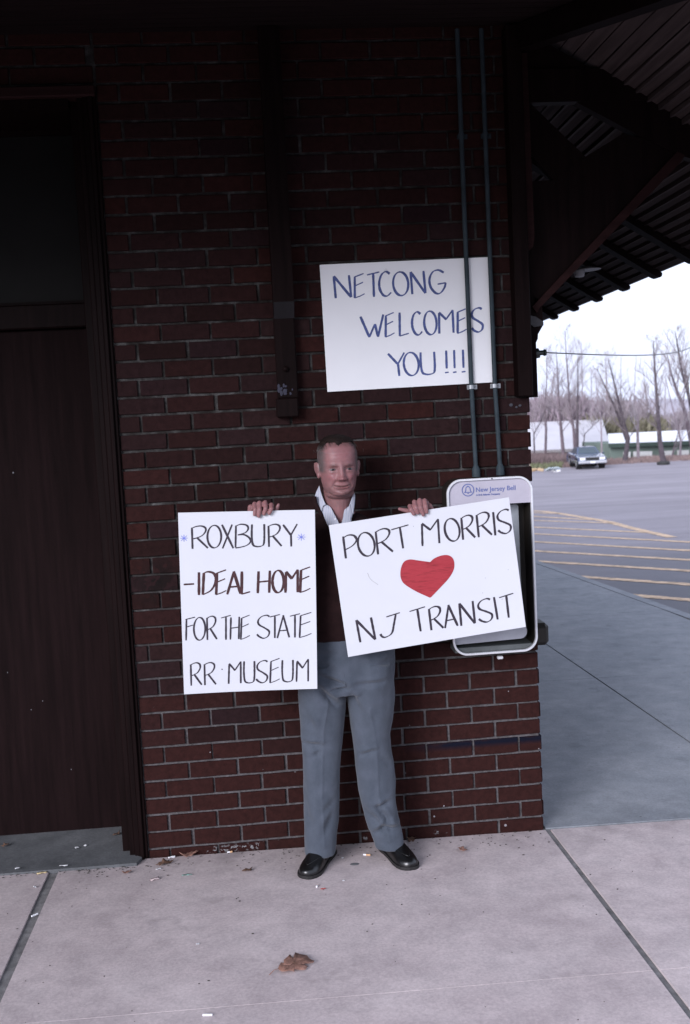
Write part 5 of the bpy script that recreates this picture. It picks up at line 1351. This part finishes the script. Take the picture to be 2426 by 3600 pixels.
# far wooded rise and undergrowth
WOOD = simple('far_woods', (.235, .19, .235), .95, .3, .25, .5, bscale=1); OLV = simple('olive_undergrowth', (.17, .155, .105), .95, .35, .5)
def thicket(name, xa, xb, topf, d0, d1, n, mat, seed, hw, kindlab):
    rnd = random.Random(seed); v = []; f = []
    for i in range(n):
        x = rnd.uniform(xa, xb); d_ = rnd.uniform(d0, d1); b_ = atd(*zb(x, 1700), d_); b_.z = lot_z(b_.x, b_.y)-.1; ty_ = topf(x)+abs(rnd.gauss(0, 1))*45
        t_ = atd(*zb(x, min(ty_, 1745)), d_); H = max(.5, t_.z-b_.z)
        for k in range(5):
            p = Vector((b_.x+rnd.gauss(0, .5), b_.y+rnd.gauss(0, .5), b_.z+H*rnd.uniform(0, .7))); L = H*rnd.uniform(.15, .45); dr = Vector((rnd.gauss(0, .42), rnd.gauss(0, .42), 1)).normalized()*L; s = Vector((rnd.uniform(.5, 1), rnd.uniform(-.4, .4), 0)).normalized()*hw*rnd.uniform(.5, 1.4)
            i0 = len(v); v += [p-s, p+s, p+dr*.6+s*.5+Vector((rnd.gauss(0, .1), 0, 0)), p+dr]; f += [(i0, i0+1, i0+2), (i0, i0+2, i0+3)]
    me = pydata(name, v, f); return tag(link(name, me, mat), kindlab, 'woods', kind='stuff')
thicket('far_woods', 60, 1800, lambda x: 1290+30*math.sin(x/90)+(150 if x > 1150 else 0)+(40 if 900 < x < 1150 else 0), 98, 135, 4200, TWIG[0], 3, .045, 'bare purple brown woods behind the roofs')
thicket('woods_edge', -1700, 60, lambda x: 1290+30*math.sin(x/90), 98, 135, 4200, TWIG[0], 8, .045, 'bare woods continuing left behind the station')
thicket('olive_brush', 640, 1320, lambda x: 1475+20*math.sin(x/40), 96, 108, 2600, OLV, 5, .075, 'olive brown brush above the white roof')
thicket('left_brush', 60, 760, lambda x: 1300+40*math.sin(x/60)+abs(x-480)*.18, 98, 112, 3800, simple('brush_mauve', (.24, .19, .215), .95, .3, 1), 6, .05, 'dense bare brush above the shed roof')
bm = newbm(); N_ = 40; ring = []
for i in range(N_+1):
    x = -150+i*14.; h = 5+2.5*math.sin(i*.35)+1.5*math.sin(i*.9+1); ring.append((bm.verts.new((x, 330, -6)), bm.verts.new((x, 360, -6+h*.7)), bm.verts.new((x, 400, -6+h)), bm.verts.new((x, 470, -8))))
for a_, b_ in zip(ring, ring[1:]):
    for k in range(3): bm.faces.new((a_[k], b_[k], b_[k+1], a_[k+1]))
tag(done(bm, 'hills', simple('hazy_hill', (.38, .355, .40), .95, .12, .05), None, True), kind='structure')  # distance haze mixed into the hill colour
# dry weeds along the lot edge
def weeds(name, mat, n, seed, lab, xr_, dr_, h0, h1, w_):
    rnd = random.Random(seed); v = []; f = []
    for i in range(n):
        x = rnd.uniform(*xr_); d_ = rnd.uniform(*dr_); b_ = atd(*zb(x, 1850), d_); cl = noise.noise(Vector((b_.x*.35, b_.y*.35, seed)))
        if cl < -.15 and rnd.random() < .7: continue
        b_.z = lot_z(b_.x, b_.y); H = rnd.uniform(h0, h1)*(.7+.8*max(0, cl)); le = Vector((rnd.gauss(0, .22), rnd.gauss(0, .22), 1))*H; s = Vector((rnd.uniform(.6, 1), rnd.uniform(-.5, .5), 0))*w_
        i0 = len(v); v += [b_-s, b_+s, b_+le*.6+s*.8, b_+le]; f += [(i0, i0+1, i0+2), (i0, i0+2, i0+3)]
    tag(link(name, pydata(name, v, f), mat), lab, 'weeds', kind='stuff')
weeds('dry_weeds', simple('dry_weed', (.24, .175, .165), .95, .3, 2), 17000, 11, 'dry pinkish brown weeds along the far edge of the lot', (-1700, 1800), (72.5, 78), .12, .42, .03)
weeds('dry_brush', simple('dry_brush', (.17, .125, .125), .95, .3, 2), 5000, 12, 'taller dry brush in front of the shed', (40, 520), (75, 84), .5, 1.15, .022)
weeds('green_weeds', simple('green_weed', (.14, .15, .085), .95, .3, 2), 700, 13, 'few greenish tufts at the lot edge near the brick corner', (200, 480), (72, 74), .25, .6, .05)
# scraps at the lot edge
for i, (x, y, c, lab) in enumerate(((440, 1962, (.7, .7, .72), 'white scrap of litter left of the parked car'), (400, 1950, (.35, .4, .42), 'grey blue scrap of litter at the weedy lot edge'), (255, 1958, (.42, .30, .18), 'tan piece of cardboard litter nearest the brick corner'), (1340, 1905, (.03, .03, .03), 'old black tyre lying at the foot of the dark straight tree'))):
    p = LP(*zb(x, y)); bm = newbm()
    if 'tyre' in lab:
        tube(bm, [p+Vector((.32*math.cos(t*math.pi/8), .32*math.sin(t*math.pi/8), .12)) for t in range(17)], .12, 8)
    else:
        for k in range(4): box(bm, p+Vector((random.uniform(-.3, .3), random.uniform(-.2, .2), .08)), (.4, .25, .1), Matrix.Rotation(random.uniform(-.6, .6), 3, 'X') @ Matrix.Rotation(random.random()*3, 3, 'Z'), .02)
    tag(done(bm, 'tyre' if 'tyre' in lab else 'litter', simple('scrap_%d' % i, c, .8)), lab, 'tyre' if 'tyre' in lab else 'litter')

# ================================================================== LITTER ON THE PAVEMENT
LEAFM = simple('dead_leaf', (.235, .125, .095), .7, .4, 60, .5, bscale=200); LEAFD = simple('dark_dead_leaf', (.11, .06, .04), .8, .4, 60)
def leaf(c, size, ang, seed, label, mat=LEAFM, curl=1., outline=None, name='dead_leaf'):
    rnd = random.Random(seed); n = 40; pts = []
    for k in range(n):
        a_ = 2*math.pi*k/n; lob = 1+.22*math.sin(a_*5+.6)+.10*math.sin(a_*9+rnd.random())+rnd.uniform(-.07, .07)
        pts.append((size*.62*lob*math.cos(a_), size*.38*lob*math.sin(a_)))
    if outline: pts = outline
    bm = newbm(); root_ = Matrix.Rotation(ang, 3, 'Z')
    def H(x, y): r = math.hypot(x/.62, y/.38)/size; return size*.10*curl*(r**2)*(.6+.8*math.sin(x/size*5+seed))+.004+abs(math.sin(x/size*9+seed))*.002*curl
    cen = bm.verts.new((0, 0, H(0, 0))); r1 = []; r2 = []
    for x, y in pts:
        r1.append(bm.verts.new((x*.55, y*.55, H(x*.55, y*.55)))); r2.append(bm.verts.new((x, y, max(.002, H(x, y)))))
    n = len(pts)
    for k in range(n):
        j = (k+1) % n; bm.faces.new((cen, r1[k], r1[j])); bm.faces.new((r1[k], r2[k], r2[j], r1[j]))
    o = done(bm, name, mat, None, True); q = o.modifiers.new('s', 'SOLIDIFY'); q.thickness = .0007
    o.rotation_euler = (0, 0, ang); o.location = (c.x, c.y, gz(c.x, c.y)+.002+(.016 if c.x < -.13 and c.y > -.08 else 0)); tag(o, label, 'leaf'); return o
# the large oak leaf: traced outline on the pavement
ol = [(405, 560), (460, 470), (520, 520), (512, 430), (630, 350), (690, 395), (725, 298), (850, 320), (940, 355), (1000, 420), (1080, 465), (1050, 492), (980, 490), (840, 478), (900, 500), (955, 545), (910, 600), (720, 598), (690, 610), (715, 655), (640, 640), (550, 660), (480, 645), (430, 605)]
cen = G(900+700/5.227, 3300+490/5.225)
wl = [G(900+x/5.227, 3300+y/5.225)-cen for x, y in ol]
def dens(P_):
    out = []
    for i in range(len(P_)):
        a_, b_ = P_[i], P_[(i+1) % len(P_)]
        for k in range(3): q = a_.lerp(b_, k/3); out.append((q.x+random.uniform(-.0006, .0006), q.y+random.uniform(-.0006, .0006)))
    return out
lf = leaf(cen, .075, 0, 3, 'large curled brown oak leaf lying alone on the concrete at the bottom', outline=dens(wl), curl=.16)
bm = newbm(); a_ = G(900+425/5.227, 3300+600/5.225); b_ = G(900+250/5.227, 3300+690/5.225); m_ = a_.lerp(b_, .5)
tube(bm, [a_+Vector((0, 0, .009))-cen-Vector((0, 0, .002)), m_+Vector((0, .002, .010))-cen, b_+Vector((0, 0, .003))-cen], [.0013, .0011, .0016], 6); s_ = done(bm, 'leaf_stem', LEAFM, lf)
bm = newbm()
for x, y in ((800, 300), (980, 420), (600, 340), (850, 590), (520, 640)):
    e_ = G(900+x/5.227, 3300+y/5.225)-cen; tube(bm, [Vector((0, 0, .007)), e_*.5+Vector((0, 0, .009)), e_*.9+Vector((0, 0, .008))], [.0009, .0007, .0004], 5)
done(bm, 'leaf_vein', LEAFD, lf)
for (x, y, s, a_, lab, m_) in ((665, 3010, .055, .2, 'crumpled brown leaf against the foot of the brick wall', LEAFM), (580, 3040, .05, .4, 'curled brown leaf on the pavement beside the threshold', LEAFD), (870, 3065, .032, .5, 'small curled leaf between the door and the left shoe', LEAFD), (1627, 2992, .034, 2.2, 'small folded tan leaf on the pavement right of the shoes', LEAFM), (412, 2950, .03, 1., 'dark crumbled leaf on the door threshold', LEAFD), (20, 2988, .026, .7, 'dark leaf scrap at the left edge of the threshold', LEAFD), (1447, 2955, .045, 1.3, 'dark brown leaf behind the right shoe against the wall', LEAFD), (445, 3072, .026, .1, 'thin tan leaf fragment in front of the threshold', LEAFM)):
    c = G(x, y); 
    if c.y > -.012 and x > 520: c.y = -.02
    leaf(c, s, a_, int(x), lab, m_, 1.1)
WP = simple('white_paper_scrap', (.68, .68, .70), .7, .1, 50); GP = simple('green_wrapper', (.20, .33, .29), .5, .2, 60); RD = simple('red_wrapper', (.42, .06, .05), .5); TAN = simple('cigarette_filter', (.55, .33, .18), .8); DK = simple('grit', (.05, .045, .04), .9)
def butt(x, y, ang, lab, L=.024, tan=.35, r=.0036):
    c = G(x, y); root = tag(empty('cigarette_butt', (c.x, c.y, gz(c.x, c.y)+r)), lab, 'cigarette butt'); root.rotation_euler = (0, 0, ang)
    bm = newbm(); tube(bm, [(-L/2, 0, 0), (L/2-L*tan, 0, 0)], r, 8); done(bm, 'paper', WP, root)
    if tan: bm = newbm(); tube(bm, [(L/2-L*tan, 0, 0), (L/2, 0, 0)], r*1.02, 8); done(bm, 'filter', TAN, root)
butt(730, 3572, -.15, 'long white cigarette butt at the very bottom of the pavement', .030, .0)
butt(122, 3220, .75, 'white cigarette butt lying on the left joint', .026, .0)
butt(1290, 3008, -.35, 'half burnt cigarette butt between the two shoes', .030, .6)
butt(808, 2998, .1, 'orange tipped cigarette butt at the foot of the wall', .022, .5)
butt(1115, 3118, 1.2, 'short white cigarette butt in front of the left shoe', .014, .2)
def scrap(x, y, sx, sy, mat, lab, ang=.3, cat='litter', seed=0, name='litter_scrap'):
    c = G(x, y); rnd = random.Random(int(x+y)); bm = newbm(); v_ = []
    n = 5; g = [[bm.verts.new(((i/n-.5)*sx*(1+rnd.uniform(-.1, .1)), (j/2-.5)*sy*(1+rnd.uniform(-.2, .2)), .003+abs(rnd.gauss(0, 1))*min(sx, sy)*.18)) for i in range(n+1)] for j in range(3)]
    for j in range(2):
        for i in range(n): bm.faces.new((g[j][i], g[j][i+1], g[j+1][i+1], g[j+1][i]))
    o = done(bm, name, mat, None, True); q = o.modifiers.new('s', 'SOLIDIFY'); q.thickness = .0008
    o.rotation_euler = (0, 0, ang); o.location = (c.x, c.y, gz(c.x, c.y)+(.016 if c.x < -.13 and c.y > -.08 else 0)); tag(o, lab, cat)
scrap(658, 3078, .042, .010, GP, 'pale green chewing gum wrapper on the pavement left of the man', .05)
scrap(1136, 3127, .020, .008, RD, 'small red wrapper scrap in front of the left shoe', .1)
scrap(603, 3016, .030, .014, WP, 'crumpled white paper scrap against the corner of the wall', .1)
scrap(558, 3057, .022, .010, WP, 'white paper scrap beside the curled leaf', .5)
scrap(545, 3094, .036, .018, simple('pinkish_paper', (.5, .4, .4), .8), 'faded pinkish paper scrap on the pavement', .4)
scrap(272, 2995, .016, .012, WP, 'small white paper ball on the door threshold', .4)
scrap(302, 2987, .012, .010, WP, 'tiny white paper flake on the door threshold', .9)
scrap(385, 2906, .024, .008, WP, 'white strip of paper against the door bottom', .5)
scrap(62, 3068, .020, .014, WP, 'whitish crumb of paper at the threshold edge', .5)
scrap(148, 3072, .040, .012, simple('yellowish_paper', (.42, .33, .18), .8), 'yellowish torn paper along the threshold edge', .15)
scrap(225, 3058, .034, .010, WP, 'greyish torn paper along the threshold edge', .0)
scrap(123, 3122, .012, .012, WP, 'round white fleck on the left slab', 0)
scrap(696, 3322, .012, .008, WP, 'single white fleck in the middle of the slab', .3)
scrap(1208, 3098, .010, .006, WP, 'white fleck in front of the gap between the shoes', .3)
scrap(1205, 3018, .010, .006, WP, 'white fleck between the shoes near the wall', .3)
bm = newbm(); c = G(1246, 3038); ellip(bm, (c.x, c.y, gz(c.x, c.y)), (.020, .014, .0012), seg=16, rg=6); tag(done(bm, 'gum_spot', simple('old_gum', (.12, .12, .125), .8), None, True), 'flattened grey chewing gum spot between the shoes', 'gum')
# grit and crumbs, uncountable
bm = newbm(); rnd = random.Random(9)
for i in range(420):
    if i < 230: x = rnd.uniform(-.45, 1.6); y = -abs(rnd.gauss(0, .10))-.008
    elif i < 330: x = rnd.uniform(-.8, -.15); y = -.08-abs(rnd.gauss(0, .02))
    else: x = rnd.uniform(-.9, 2.6); y = rnd.uniform(-1.5, 0)
    dz = .016 if x < -.13 and y > -.08 else 0
    r = rnd.uniform(.0012, .0035)
    bmesh.ops.create_icosphere(bm, subdivisions=1, radius=r, matrix=Matrix.Translation((x, y, gz(x, y)+r*.5)) @ Matrix.Diagonal((rnd.uniform(.7, 2), 1, .6, 1)))
tag(done(bm, 'grit', DK), 'dark grit and crumbs scattered over the pavement', 'grit', kind='stuff')
